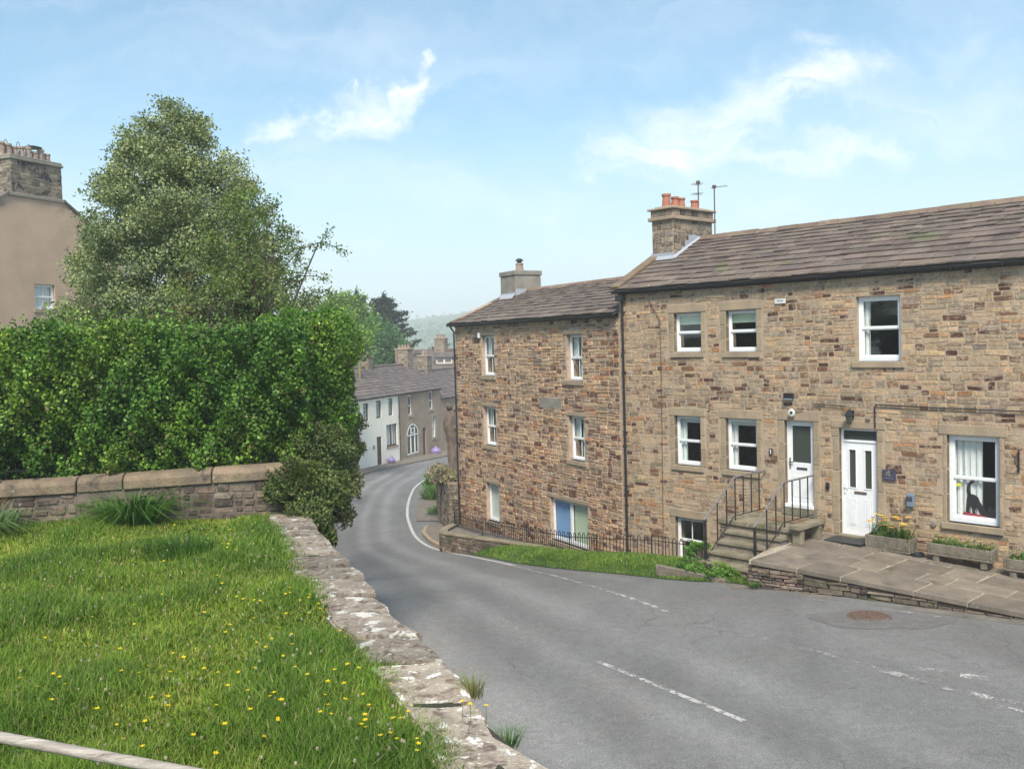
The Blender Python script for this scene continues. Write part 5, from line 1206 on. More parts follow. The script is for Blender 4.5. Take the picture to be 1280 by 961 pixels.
# ================================================================== HEDGE, SHRUBS, TREES
def hedge():
    t = thing('hedge', 'tall dense bright green beech hedge behind the boundary wall railing', 'hedge', (-6.5,13.6,2.1)); r = np.random.default_rng(44)
    Q = []; Nn = []
    def wallpts(n):
        u = r.uniform(0, 1, n); x = -14+u*11.2; yb = np.interp(x, [-14,-9.5,-5.9,-3.1], [11.9,12.5,12.95,13.35])
        z = r.uniform(2.75, 5.0, n)
        bulge = .15*np.sin(x*1.7+z*1.3)+.12*np.sin(x*3.9-z*2.7)+.13*np.sin(z*5+x*6)+.12*np.sin(x*11-z*7)+.09*np.sin(x*17+z*13)
        top = 4.80+.10*np.sin(x*1.9)+.06*np.sin(x*4.7)+.05*np.sin(x*9)
        k = z < top; x, yb, z, bulge = x[k], yb[k], z[k], bulge[k]
        dep = r.exponential(.16, len(x)); y = yb-.52-bulge*.6+dep - np.clip(z-3.1, -.3, .6)*.25
        return np.stack([x, y, z], 1), np.tile([0., -1., .45], (len(x), 1))
    a, b = wallpts(88000); Q.append(a); Nn.append(b)
    n = 12000; x = r.uniform(-14, -2.9, n); yb = np.interp(x, [-14,-9.5,-5.9,-3.1], [11.9,12.5,12.95,13.35]); y = yb+r.uniform(-.65, 1.5, n)
    z = 4.74+.10*np.sin(x*1.9)+.06*np.sin(x*4.7)+.07*np.sin(x*9)+r.normal(-.05, .13, n); Q.append(np.stack([x, y, z], 1)); Nn.append(np.tile([0,-.3,1.], (n, 1)))
    # rounded right end bulging over the road
    for (cx, cy, cz, rx, ry, rz, n) in ((-3.0,13.9,4.35,.72,.9,.72,9000), (-2.95,14.0,3.75,.50,.8,.62,6500), (-3.1,13.9,3.15,.55,.8,.45,4500), (-3.4,14.0,4.55,.7,.8,.42,6500), (-2.78,13.9,3.35,.42,.6,.55,4500), (-3.15,13.5,2.95,.4,.5,.4,3500)):
        q = r.normal(size=(n, 3)); q /= np.linalg.norm(q, axis=1)[:, None]; k = (r.uniform(.0, 1, (n, 1))**.22)*(1+.12*np.sin(q[:, :1]*7+q[:, 2:]*5)); Nn.append(q.copy()); Q.append(np.array([cx, cy, cz])+q*k*[rx, ry, rz])
    Q = np.concatenate(Q)-[-6.5,13.6,2.1]; Nn = np.concatenate(Nn)
    cl = tones(len(Q), [((.07,.15,.018), 30), ((.10,.205,.025), 28), ((.15,.28,.04), 16), ((.23,.36,.07), 8), ((.035,.085,.014), 18), ((.16,.13,.06), 2)], 45)
    bl = blob(Q, 77, 1.5, 7.); cl *= (1.04+.13*np.clip(bl, -1, 1))[:, None]; cl[:, 0] *= 1+.16*np.clip(bl, -.6, 1)
    leafcloud('foliage', Q, .059, cl,  M['leaf'], t, nrm=Nn*.9, aspect=.7, seed=46)
    # dark inner core of stems and old leaves
    st = MB(); rr = random.Random(6)
    for _ in range(150):
        x = rr.uniform(-13.8, -3.0); yb = np.interp(x, [-14,-9.5,-5.9,-3.1], [11.9,12.5,12.95,13.35])+rr.uniform(.2,.9); p = np.array([x+6.5, yb-13.6, 0.]); pts = [p]
        for k in range(5): p = p+[rr.uniform(-.14,.14), rr.uniform(-.14,.14), .55]; pts.append(p)
        st.tube(pts, [.035,.03,.024,.018,.013,.008], 5)
    st.build('stems', M['bark'], t)
    # inner leaf mass so the hedge is not see-through
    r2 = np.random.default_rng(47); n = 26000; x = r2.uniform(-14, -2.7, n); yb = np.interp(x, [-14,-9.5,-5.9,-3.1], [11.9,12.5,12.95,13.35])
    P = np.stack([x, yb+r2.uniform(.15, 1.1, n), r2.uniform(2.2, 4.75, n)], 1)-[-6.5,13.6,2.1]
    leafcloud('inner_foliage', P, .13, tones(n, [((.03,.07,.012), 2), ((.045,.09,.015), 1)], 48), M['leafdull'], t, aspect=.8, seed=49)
hedge()

def limbs(mb, base, tips, r0, r, trunk_top):
    for tp in tips:
        t = r.uniform(.35, 1.); st = np.array([base[0]+r.uniform(-.03,.03), base[1]+r.uniform(-.03,.03), base[2]+(trunk_top-base[2])*t*.9]); tp = np.array(tp)
        m1 = st*.6+tp*.4+[0,0,.12*np.linalg.norm(tp-st)]; m2 = st*.25+tp*.75+[0,0,.08*np.linalg.norm(tp-st)]
        rr = r0*(1-t*.75)*.55; mb.tube([st, m1, m2, tp], [rr, rr*.6, rr*.35, rr*.12], 5)
def tree(name, label, cat, base, h, profile, nclump, per, leaf, pal, seed, mat='leaf', trunk_r=.16, clump_r=(.3,.55), squash=.75, lean=(0,0), trunkless=False, jitter=.12, fill=.5, flatness=0., aspect=.62, bark='bark', group=None):
    """profile: list of (height fraction, radius) of the crown"""
    t = thing(name, label, cat, base, 0, group); r = np.random.default_rng(seed); rr = random.Random(seed)
    hs = [p[0] for p in profile]; rs = [p[1] for p in profile]; cs = []; ra = []
    lo, hi = hs[0], hs[-1]; wmax = max(rs)
    while len(cs) < nclump:
        f = rr.uniform(lo, hi); R_ = np.interp(f, hs, rs)
        if rr.random() > (R_/wmax)+.1: continue
        a = rr.uniform(0, 2*pi); R_ *= 1+jitter*sin(a*3+f*9+seed)+jitter*sin(a*5-f*14)
        q = R_*(fill+(1-fill)*rr.random()**.6) if rr.random() < .85 else R_*rr.random()*fill
        cs.append((q*cos(a)+lean[0]*f, q*sin(a)+lean[1]*f, f*h)); ra.append(rr.uniform(*clump_r)*(.6+.4*R_/wmax))
    P = clumps(cs, ra, per, seed, squash); P = P + r.normal(0, .22, P.shape)*np.mean(ra); cl = tones(len(cs), pal, seed+1, .18)
    ci = tones(len(P), pal, seed+2, .3)
    cen = np.array(cs); k = ((P[:, None, :]-cen[None]) ** 2).sum(-1).argmin(1) if len(P)*len(cs) < 6e6 else r.integers(0, len(cs), len(P))
    col = ci*.45+cl[k]*.55
    nr = P-np.array([0, 0, h*.45]); nr /= np.linalg.norm(nr, axis=1)[:, None]+1e-6
    leafcloud('crown', P, leaf, col, M[mat], t, nrm=nr*.5, seed=seed+3, flatness=flatness, aspect=aspect)
    mb = MB(); top = h*.9
    mb.tube([(rr.uniform(-.04,.04)*k_+lean[0]*k_/6*.9, rr.uniform(-.04,.04)*k_+lean[1]*k_/6*.9, top*k_/6) for k_ in range(7)], [trunk_r*(1-.14*k_) for k_ in range(7)], 8)
    limbs(mb, (0,0,h*hs[0]*.6), [c for c in cs[::max(2, len(cs)//45)]], trunk_r*.7, rr, top)
    mb.build('trunk', M[bark], t, smooth=True); return t, cs
tree('conical_holly', 'tall conical evergreen tree with grey green leaves rising behind the hedge', 'tree', (-6.85,19.2,2.0), 7.6,
     [(.10,1.45),(.30,1.95),(.45,2.2),(.6,2.1),(.75,1.6),(.88,1.0),(.95,.6),(1.0,.22)], 1150, 150, .066,
     [((.23,.28,.14), 30), ((.165,.205,.09), 28), ((.34,.39,.22), 18), ((.09,.12,.05), 12), ((.27,.31,.11), 12)], 101, 'leafdull', .16, (.12,.42), .7, jitter=.06, fill=.35)
t, cs = tree('hawthorn_tree', 'loose bright green hawthorn with thin branches sticking out above the hedge end', 'tree', (-4.75,16.6,2.0), 5.3,
     [(.35,1.2),(.5,1.55),(.65,1.35),(.8,.95),(.92,.6),(1.0,.25)], 300, 62, .058,
     [((.13,.19,.05), 30), ((.18,.27,.06), 20), ((.10,.14,.045), 22), ((.20,.18,.09), 14)], 111, 'leaf', .10, (.12,.27), .75, lean=(.1,0), fill=.3, jitter=.15)
sp = MB(); pts_all = []; rr = random.Random(8)
def pxz(px, py, Y):
    ray = Fw+(px-640)/FPX*Rt-(py-480.5)/FPX*Up; k = Y/ray[1]; return np.array([ray[0]*k, Y, CAMH+ray[2]*k])
bo = np.array([-4.75,16.6,2.0])
for chain in ([(345,345),(375,312),(400,303),(418,282)], [(398,304),(418,308),(432,318)], [(340,370),(370,345),(395,345),(412,350)], [(355,410),(385,375),(410,362),(424,380)], [(330,300),(336,278),(345,270)], [(360,430),(400,405),(425,395),(440,402)], [(380,440),(415,420),(432,425)], [(330,390),(362,350),(372,322)]):
    Yd = 16.4+rr.uniform(-.5,.5); c3 = [pxz(x, y, Yd+rr.uniform(-.15,.15))-bo for x, y in chain]; sp.tube([np.array([rr.uniform(-.1,.5), 0, 1.6+rr.uniform(0,.8)])]+c3, [.022]+list(np.linspace(.012,.004,len(c3))), 5)
    for a, b in zip(c3, c3[1:]):
        for k in range(9):
            t_ = rr.random(); q = a*(1-t_)+b*t_; 
            for _ in range(rr.randint(2, 9)): pts_all.append(q+np.array([rr.gauss(0,.05), rr.gauss(0,.05), rr.gauss(0,.05)]))
sp.build('branches', M['bark'], t); P = np.array(pts_all)
leafcloud('branch_leaves', P, .055, tones(len(P), [((.11,.19,.05), 3), ((.16,.22,.08), 2), ((.20,.15,.08), 1)], 5), M['leaf'], t, seed=77)

def shrubcloud(name, label, cat, base, ells, per_m, leaf, pal, seed, mat='leaf', stems=None, flowers=None, droop=None):
    t = thing(name, label, cat, base); r = np.random.default_rng(seed); Q = []; Nn = []
    for (cx, cy, cz, rx, ry, rz) in ells:
        n = int(per_m*rx*rz*3.1); q = r.normal(size=(n, 3)); q /= np.linalg.norm(q, axis=1)[:, None]; k = (r.uniform(0, 1, (n, 1))**.35)*(1+.18*np.sin(q[:, :1]*6+q[:, 2:]*7+cx)); Q.append(np.array([cx, cy, cz])+q*k*[rx, ry, rz]); Nn.append(q)
    Q = np.concatenate(Q)-np.array(base); leafcloud('foliage', Q, leaf, tones(len(Q), pal, seed), M[mat], t, nrm=np.concatenate(Nn)*.5, seed=seed)
    mb = MB(); rr = random.Random(seed)
    for (cx, cy, cz, rx, ry, rz) in ells:
        for _ in range(6):
            e = np.array([cx+rr.uniform(-.7,.7)*rx, cy+rr.uniform(-.7,.7)*ry, cz+rr.uniform(-.5,.8)*rz])-base; s0 = np.array([rr.uniform(-.1,.1), rr.uniform(-.1,.1), 0.]); mb.tube([s0, s0*.4+e*.6+[0,0,.1], e], [.03,.02,.008], 5)
    for ch_ in (stems or ()): mb.tube([np.array(p)-base for p in ch_], list(np.linspace(.02,.006,len(ch_))), 5)
    mb.build('stems', M['bark'], t)
    if flowers:
        n, cl, sz = flowers; k = r.integers(0, len(Q), n); leafcloud('blossom', Q[k]*1.02+r.normal(0, .02, (n, 3)), sz, np.tile(cl, (n, 1))*r.uniform(.8, 1.1, (n, 1)), M['petal'], t, seed=seed+9)
    return t
# hanging shrub over the wall end
sb = (-3.05,13.3,2.3)
px = lambda x, y, Y=13.0: tuple(pxz(x, y, Y))
def EL(x, y, w, h, Y, dp=.4): c = pxz(x, y, Y); s = Y/FPX; return (c[0], c[1], c[2], w*s, dp, h*s)
shrubcloud('overhanging_shrub', 'olive green drooping shrub spilling over the end of the boundary wall above the road', 'shrub', sb,
    [EL(375,600,42,30,12.7), EL(405,560,40,36,13.2), EL(418,610,26,26,12.8), EL(350,612,22,18,12.5,.25), EL(385,635,30,16,12.4,.25), EL(398,648,18,14,12.2,.2), EL(408,662,11,16,12.2,.15), EL(415,674,7,11,12.2,.12)],
    9500, .05, [((.085,.125,.035), 30), ((.13,.17,.05), 20), ((.055,.085,.025), 24), ((.18,.15,.07), 6)], 131, 'leafdull',
    stems=[[sb, px(380,610,12.7), px(398,645,12.3), px(412,680,12.2)], [sb, px(395,615,12.7), px(408,640,12.4), px(416,665,12.3)], [sb, px(370,625,12.6), px(382,650,12.3), px(388,668,12.2)]])
shrubcloud('blossom_shrub', 'loose leafy shrub with small pale blossoms hanging beside the white house', 'shrub', (-3.0,15.5,1.5),
    [EL(428,555,26,30,14.6,.4), EL(440,600,14,26,14.2,.3), EL(432,640,12,20,14.,.25), EL(440,530,18,16,14.8,.35), EL(450,560,8,10,14.8,.2), EL(425,595,18,24,14.3,.3)], 5200, .052,
    [((.12,.17,.05), 3), ((.17,.21,.08), 2), ((.20,.14,.07), 1)], 141, 'leaf', flowers=(900, (.62,.52,.42), .04))
shrubcloud('ivy_plant', 'low bright green ivy and nettles at the foot of the stone steps', 'plant', PR(-2.1,-2.4,-.6),
    [(*PR(-2.45,-1.9,-.42), .32, .3, .24), (*PR(-2.2,-2.5,-.52), .35, .3, .12), (*PR(-1.7,-2.75,-.52), .42, .25, .12), (*PR(-1.2,-2.85,-.5), .35, .2, .11)], 9000, .06, [((.10,.22,.03), 3), ((.15,.30,.05), 2), ((.06,.14,.02), 1)], 151)
shrubcloud('wall_top_plant', 'brown and green creeping plant tumbling over the garden wall by the house corner', 'plant', (-2.7,37,-1.0),
    [(-2.75,36.0,-.75,.55,.9,.30), (-3.15,38.5,-.95,.5,1.2,.35), (-2.4,34.6,-.65,.3,.4,.2), (-3.3,41.5,-1.5,.5,.6,.5)], 4200, .09, [((.26,.20,.13), 3), ((.14,.17,.07), 3), ((.36,.28,.2), 2)], 161, 'leafdull', flowers=(500, (.55,.42,.36), .07))
shrubcloud('roadside_bush', 'bright green bush on the dirt verge by the bend', 'bush', (-4.2,50,-3.6), [(-4.2,50,-3.1,.8,.8,.6), (-3.9,47.5,-3.2,.5,.6,.4)], 1400, .14, [((.12,.26,.04), 3), ((.08,.18,.03), 2)], 171)
# weed by terrace foot
tuft('grass_tuft', 'little weed tuft in the gutter at the foot of the terrace wall', *PR(-.1,-3.35)[:2], -.5, 140, .10, .14, PG, .01, 1.2, 21, 'grass tuft')
mb = MB().box(-1.0, -.05, -.2, .75, .05, .05); o = tag(mb.build('stone_edging', M['mossstone'], None, bevel=.02), 'narrow stone edging strip between the ivy and the road by the steps', 'stone edging'); o.location = PR(-1.75, -3.02, -.60); o.rotation_euler = (0, .02, -YR+.03)

# middle distance trees
tree('lime_green_tree', 'yellow green leafy tree standing just past the hedge end', 'tree', (-10.0,55,-1.2), 9.0, [(.52,1.0),(.66,1.9),(.82,1.6),(1.,.5)], 90, 120, .20, [((.18,.30,.05), 3), ((.26,.38,.08), 2), ((.11,.20,.04), 2)], 181, clump_r=(.5,.95), trunk_r=.16)
tree('maple_tree', 'mid green broad tree between the yellow green tree and the dark pine', 'tree', (-12.7,84,-3.0), 9.8, [(.5,2.0),(.65,3.0),(.82,2.5),(1.,.8)], 110, 120, .28, [((.08,.19,.05), 3), ((.12,.25,.08), 2), ((.06,.13,.04), 2)], 191, clump_r=(.7,1.2), trunk_r=.25)
def pine(name, label, base, h, R_, seed):
    t = thing(name, label, 'tree', base); r = np.random.default_rng(seed); rr = random.Random(seed); Q = []; mb = MB()
    mb.tube([(0,0,0), (.1,0,h*.5), (0,0,h)], [.32,.22,.05], 8)
    for z in np.linspace(h*.2, h*.985, 17):
        f0 = (z/h-.2)/.8; R0_ = R_*min(1., (1-f0)*1.25+.10)*(.85 if f0 < .15 else 1)
        for k in range(7):
            R2 = R0_*rr.uniform(.45, 1.15); a = rr.uniform(0, 2*pi); tip = np.array([cos(a)*R2, sin(a)*R2, z+R2*.30]); mb.tube([(0,0,z-.1), tip*.5+[0,0,z*.5-.05], tip], [.06,.035,.012], 4)
            for f in np.linspace(.35, 1., 5):
                c = np.array([cos(a)*R2*f, sin(a)*R2*f, z+R2*.30*f]); m = 60; q = r.normal(size=(m, 3))*[.34,.34,.13]*(1.25-f*.5); q[:, 2] += .25*np.hypot(q[:, 0], q[:, 1]); Q.append(c+q)
    for zz in np.linspace(h*.84, h*1.05, 9): Q.append(r.normal(size=(70, 3))*[.5*(1.1-(zz/h-.84)*4.6), .5*(1.1-(zz/h-.84)*4.6), .25]+[.1*sin(zz*3), 0, zz])
    Q = np.concatenate(Q); leafcloud('crown', Q, .34, tones(len(Q), [((.035,.055,.03), 3), ((.05,.07,.04), 2), ((.025,.04,.025), 2)], seed), M['needle'], t, aspect=.35, seed=seed)
    mb.build('trunk', M['bark'], t); return t
pine('pine_tree', 'large dark pine tree with ragged branches behind the terraced roofs', (-13.7,100,-3.5), 12.6, 6.2, 201)
pine('pine_tree', 'smaller dark pine top showing behind the mid green tree', (-16.3,98,-3.0), 12.4, 3.8, 202)
tree('copper_bush', 'purple brown bare looking bush between hedge and yellow green tree', 'bush', (-9.6,42,-.2), 4.4, [(.2,.8),(.6,1.3),(1.,.5)], 60, 90, .10, [((.10,.06,.055), 3), ((.14,.09,.07), 2), ((.10,.11,.05), 1)], 211, 'leafdull', clump_r=(.3,.6), trunk_r=.08)
for i, (x, y, h, R_, lb) in enumerate(((-12.5,47,7.2,2.4,'mid green garden tree beyond the conical tree, partly hidden by the hedge'), (-17,60,8.6,3.0,'rounded green tree farther back behind the hawthorn'), (-24,75,10,3.6,'distant green tree behind the pebbledashed house'))):
    tree('garden_tree', lb, 'tree', (x, y, upz(x, y) if y < 50 else g(y)+leftrise(x, y)), h, [(.25,R_*.6),(.5,R_),(.8,R_*.75),(1.,R_*.2)], 80, 110, .22, [((.07,.14,.03), 3), ((.11,.20,.05), 2)], 220+i, clump_r=(.6,1.0), trunk_r=.18)
t = thing('mossy_pole', 'thin moss covered wooden pole standing above the white house roof', 'pole', (-11.0,66.5,-1.0)); MB().tube([(0,0,0), (.03,0,3.0), (0,0,6.5)], [.11,.10,.09], 8).build('shaft', M['mosspole'], t); MB().box(-.18,-.04,6.3,.18,.04,6.36).build('crosspiece', M['mosspole'], t)

# ================================================================== HOUSES DOWN THE STREET
def simple_house(name, label, origin, d, L0, L1, depth, zb, ze, zr, wall, seed, holes, roofmat='slateC', over=.15, group=None):
    yaw = math.atan2(d[1], d[0]); h = thing(name, label, 'house', (*origin, 0), yaw)
    mb = MB(); D = depth; holewall(mb, L0, L1, zb, ze, 0, .35, holes); mb.box(L0, .351, zb, L0+.35, 2*D, ze-.01); mb.box(L1-.35, .351, zb, L1, 2*D, ze-.01); mb.box(L0+.35, 2*D-.35, zb, L1-.35, 2*D, ze-.01)
    for xg in (L0, L1-.35):
        for s_ in (0, 1):
            mb.prism([(xg, 0.), (xg+.35, 0.), (xg+.35, 1.), (xg, 1.)], 0, 1, M=lambda p: (p[0], (.05 if p[1] < .5 else D) if s_ == 0 else (D if p[1] < .5 else 2*D-.05), ze-.01 if p[2] < .5 else ((ze if (p[1] < .5) == (s_ == 0) else zr-.05))))
    mb.box(L0+.36, 1.6, zb, L1-.36, 1.7, ze-.05)
    mb.build('wall', M[wall], h)
    pm = (zr-ze)/D; rf = MB(); LL = math.hypot(D+over, pm*(D+over)); f = roofmap(1, 0, ze, pm, D, over); f2 = roofmap(-1, 0, ze, pm, D, over)
    for ff in (f, f2):
        rf.box(L0-.06, 0, -.04, L1+.06, LL, 0, c=(.7,.7,.7), M=lambda p: ff(*p)); slates(rf, L0-.08, L1+.08, 0, LL-.02, ff, seed, rows=(.36,.26), wid=(.4,.8))
    ro = rf.build('roof', M[roofmat], h)
    MB().box(L0-.08, D-.16, zr+.0, L1+.08, D+.16, zr+.12, c=(1.5,1.4,1.3)).build('ridge_tiles', M[roofmat], ro, bevel=.03)
    gutter(h, L0, L1, -.12, ze-over*pm-.02)
    return h
ow = (-10.0,64.0); dw = (.336,.942)
def stack(h, x0, x1, y0, y1, z0, z1, np_=3, mat='chim', pot='potbuff', seed=1, ph=.35):
    ch = chimney(h, x0, x1, y0, y1, z0, z1, PAL_G, mat, seed, lift=(.15,.25))
    MB().box(x0-.07, y0-.07, z1+.001, x1+.07, y1+.07, z1+.12).build('cap', M['ashlar'], ch, bevel=.02)
    L2 = max(x1-x0, y1-y0); pl = []
    for i in range(np_):
        t = (i+.5)/np_
        pl.append(((x0+(x1-x0)*t, (y0+y1)/2, z1+.12, .12, ph) if x1-x0 > y1-y0 else ((x0+x1)/2, y0+(y1-y0)*t, z1+.12, .12, ph)))
    pots(ch, pl, pot); return ch
wh = [(-1.9,-1.2,-1.0,.35), (.95,1.75,-.95,.40), (3.25,4.05,-1.05,.35) , (2.45,4.0,-3.35,-1.65), (-1.8,-.4,-3.35,-1.9), (.75,1.55,-4.2,-2.05)]
wh = [(-3.6,-2.8,-.85,.4), (-.9,-.1,-.8,.45), (1.0,1.8,-.75,.5), (2.9,3.6,-.70,.55), (2.45,4.15,-2.95,-1.35), (-2.9,-1.4,-2.9,-1.4), (.95,1.65,-4.05,-2.05)]
hW = simple_house('white_cottage', 'white rendered cottage with dark brown window frames down the street', ow, dw, -6, 4.53, 2.9, -6, .85, 2.78, 'whitewash', 601, wh)
for k in range(6): window(hW, *wh[k], kind='grid' if k < 4 else 'pair', frame='darkwood', jamb=0, rec=.08, lintel=False, sill=(k >= 4), glazing=1, blind=[('curtain', .1, .9, .05, .95, 'curtain')], fr=.05)
x0, x1, z0, z1 = wh[6]; d = MB().box(x0, .10, z0, x1, .16, z1).build('door', M['darkwood'], hW, bevel=.01)
mb = MB(); ringbox(mb, x0+.003, x1-.003, z0, z1-.003, .04, .098, .06); mb.build('door_frame', M['darkwood'], d); MB().box(x0+.15, .09, z0+1.1, x1-.15, .099, z1-.2).build('glazing', M['obsglass'], d); MB().box(x0+.1, .06, z0+1.0, x0+.14, .098, z0+1.2).build('handle', M['steel'], d)
MB().tube([(.45,-.02,-2.7), (.45,-.05,-2.7)], [.16,.15], 14).build('wall_plaque', M['ashlar'], hW)
downpipe(hW, 4.45, -.07, -4.6, .75)
bw = [(6.15,6.85,-1.0,.55), (10.0,10.75,-.85,.65), (10.35,11.1,-3.15,-1.4), (5.75,7.75,-3.95,-1.65), (8.55,9.2,-4.4,-2.15)]
hB = simple_house('brown_rendered_house', 'brown rendered house with arched white ground floor window down the street', ow, dw, 4.54, 12.2, 2.9, -6.4, .85, 2.78, 'render', 611, [b for i, b in enumerate(bw) if i != 3]+[(5.75,7.75,-3.95,-2.45)])
for k in (0, 1, 2): window(hB, *bw[k], kind='sash', jamb=0, rec=.1, lintel=(k == 2), glazing=0, blind=[('curtain', .1, .9, .05, .95, 'curtain')] if k == 2 else None)
# arched window: white frame proud in the opening, arched head
aw = MB(); x0, x1, z0, zs = 5.75, 7.75, -3.95, -2.45; xm = (x0+x1)/2; R_ = (x1-x0)/2*.98
ringbox(aw, x0+.02, x1-.02, z0, zs, .02, .09, .09)
seg = 14
for k in range(seg):
    a0, a1 = pi*k/seg, pi*(k+1)/seg
    def ar_(rr, a, y): return (xm+rr*cos(a), y, zs-.02+rr*.85*sin(a))
    for (ra, rb) in ((R_, R_-.10),):
        q = [ar_(ra, a0, -.03), ar_(ra, a1, -.03), ar_(rb, a1, -.03), ar_(rb, a0, -.03)]; q2 = [(p[0], .0, p[2]) for p in q]
        aw.face(q); aw.face([q[0], q[1], q2[1], q2[0]]); aw.face([q[3], q[2], q2[2], q2[3]])
for xx in (xm-.35, xm+.35): aw.box(xx-.03, -.028, z0+.1, xx+.03, .08, zs-.02+R_*.85*.88)
aw.box(x0+.1, -.027, zs-.08, x1-.1, .06, zs); ringbox(aw, xm-.26, xm+.26, zs+.08, zs+.5, -.0285, .0, .05)
w = aw.build('arched_window', M['white'], hB)
gl = MB(); gl.face([(x0+.05,.03,z0+.05), (x1-.05,.03,z0+.05), (x1-.05,.03,zs), (x0+.05,.03,zs)]); gl.face([ar_(R_-.08, pi*k/seg, -.012) for k in range(seg+1)]); gl.build('pane', M['obsglass'], w)
MB().box(x0+.1, .05, z0+.05, x1-.1, .06, zs-.05).build('curtain', M['curtain'], w)
ss = MB()
for k in range(9):
    a0, a1 = pi*k/9+.02, pi*(k+1)/9-.02; kk = rnd.uniform(.8, 1.1)
    q = [(xm+r_*cos(a), -.02, zs+r_*.85*sin(a)) for r_, a in ((R_+.02, a0), (R_+.28, a0), (R_+.28, a1), (R_+.02, a1))]; ss.face(q, (kk, kk, kk))
    ss.face([q[0], q[1], (q[1][0], 0, q[1][2]), (q[0][0], 0, q[0][2])]); ss.face([q[1], q[2], (q[2][0], 0, q[2][2]), (q[1][0], 0, q[1][2])])
for k in range(5):
    for xx in (x0-.26, x1+.02): kk = rnd.uniform(.8, 1.1); ss.box(xx, -.02, z0+.3*k, xx+.24, 0, z0+.3*k+.28, c=(kk, kk, kk))
ss.build('arch_stones', M['ashlar'], w)
x0, x1, z0, z1 = bw[4]; MB().box(x0, .12, z0, x1, .18, z1).build('door', M['darkwood'], hB)
stack(hB, 11.1, 12.15, 2.35, 3.45, 1.6, 4.0, 4, seed=621, ph=.3)
stack(hB, 4.6, 5.35, 2.45, 3.35, 1.6, 3.55, 2, 'mossrubble', seed=625, ph=.3)
hC = simple_house('low_brown_cottage', 'low brown cottage with pale door beyond the arched window house', ow, dw, 12.22, 26, 3.1, -7, 0.0, 2.1, 'render', 631, [(13.9,14.9,-4.55,-1.65), (17.2,18.4,-1.7,-.25), (17.0,18.6,-4.1,-2.4)])
x0, x1, z0, z1 = 13.9, 14.9, -4.55, -1.65
d = MB().box(x0, .12, z0, x1, .18, z1-.75).build('door', M['paledoor'], hC, bevel=.01); mb = MB(); ringbox(mb, x0+.003, x1-.003, z0, z1-.003, .05, .118, .07); mb.box(x0+.07, .05, z1-.75, x1-.07, .118, z1-.68); mb.build('door_frame', M['offwhite'], d); MB().box(x0+.07, .13, z1-.68, x1-.07, .14, z1-.07).build('fanlight', M['meter'], d)
window(hC, 17.2,18.4,-1.7,-.25, jamb=0, frame='white', rec=.08); window(hC, 17.0,18.6,-4.1,-2.4, jamb=0, frame='white', rec=.08)
stack(hC, 15.6, 16.6, 2.7, 3.6, 1.2, 3.35, 2, seed=641, pot='potbuff', ph=.5)
hD = simple_house('long_slate_house', 'long dark slate roofed house with dormer behind the terrace', (-14.3,95.2), (.949,-.316), 0, 16, 3.6, -7, 1.9, 3.75, 'render', 651, [])
stack(hD, 1.0, 2.1, 3.1, 4.1, 3.0, 4.65, 3, seed=661, ph=.3); stack(hD, 5.6, 6.7, 3.1, 4.1, 3.0, 4.9, 4, seed=665, ph=.35)
dm = MB().box(6.6, .9, 2.3, 8.6, 2.8, 3.0).build('dormer', M['render'], hD); window(hD, 6.75, 8.45, 2.35, 2.9, kind='pair', jamb=0, sill=False, lintel=False, rec=-.06, y=.9); MB().box(6.4, .65, 3.002, 8.8, 3.0, 3.14).build('dormer_roof', M['slateC'], hD)
hE = simple_house('dark_roof_house', 'dark roofed house between the long slate house and the street cottages', (-8.3,88), (.949,-.316), 0, 12, 3.2, -7, .4, 2.3, 'render', 671, [])
# pavement in front of the terraced cottages
mb = MB(); nx_, ny_ = .942, -.336
pv = [(ow[0]+dw[0]*u+nx_*o, ow[1]+dw[1]*u+ny_*o) for u, o in ((-8,-.1), (-8,1.5), (0,1.5), (6,1.6), (12,1.7), (20,1.9), (26,2.0), (26,-.1))]
mb.prism(pv, -8, lambda x, y: g(y)+.10); struct(mb.build('far_pavement', M['flag']))
def bag(label, u, o, s, seed):
    x, y = ow[0]+dw[0]*u+nx_*o, ow[1]+dw[1]*u+ny_*o; t = thing('rubbish_bag', label, 'bag', (x, y, g(y)+.10)); bm = bmesh.new(); bmesh.ops.create_icosphere(bm, subdivisions=3, radius=s); rr = random.Random(seed)
    for v in bm.verts:
        k = 1+.05*sin(v.co.x*6+seed)*sin(v.co.z*5)+.03*sin(v.co.y*7+seed*2)+.03*sin(v.co.z*26+v.co.x*9); v.co *= k; v.co.z = max(v.co.z*.85+s*.7, 0)
        if v.co.z > s*1.25: v.co.x *= .6; v.co.y *= .6; v.co.z += .05*s
    me = bpy.data.meshes.new('sack'); bm.to_mesh(me); bm.free(); me.color_attributes.new('tone', 'FLOAT_COLOR', 'POINT'); me.materials.append(M['bag']); link('sack', me, t)
    MB().tube([(0,0,s*1.25), (.03,0,s*1.5), (.08,.02,s*1.62)], [s*.12,s*.2,s*.28], 8).build('knot', M['bag'], t)
bag('lilac rubbish bag on the pavement outside the dark door of the brown house', 10.0, .42, .40, 1)
bag('small lilac rubbish bag against the wall of the white cottage', 2.4, .35, .30, 2)

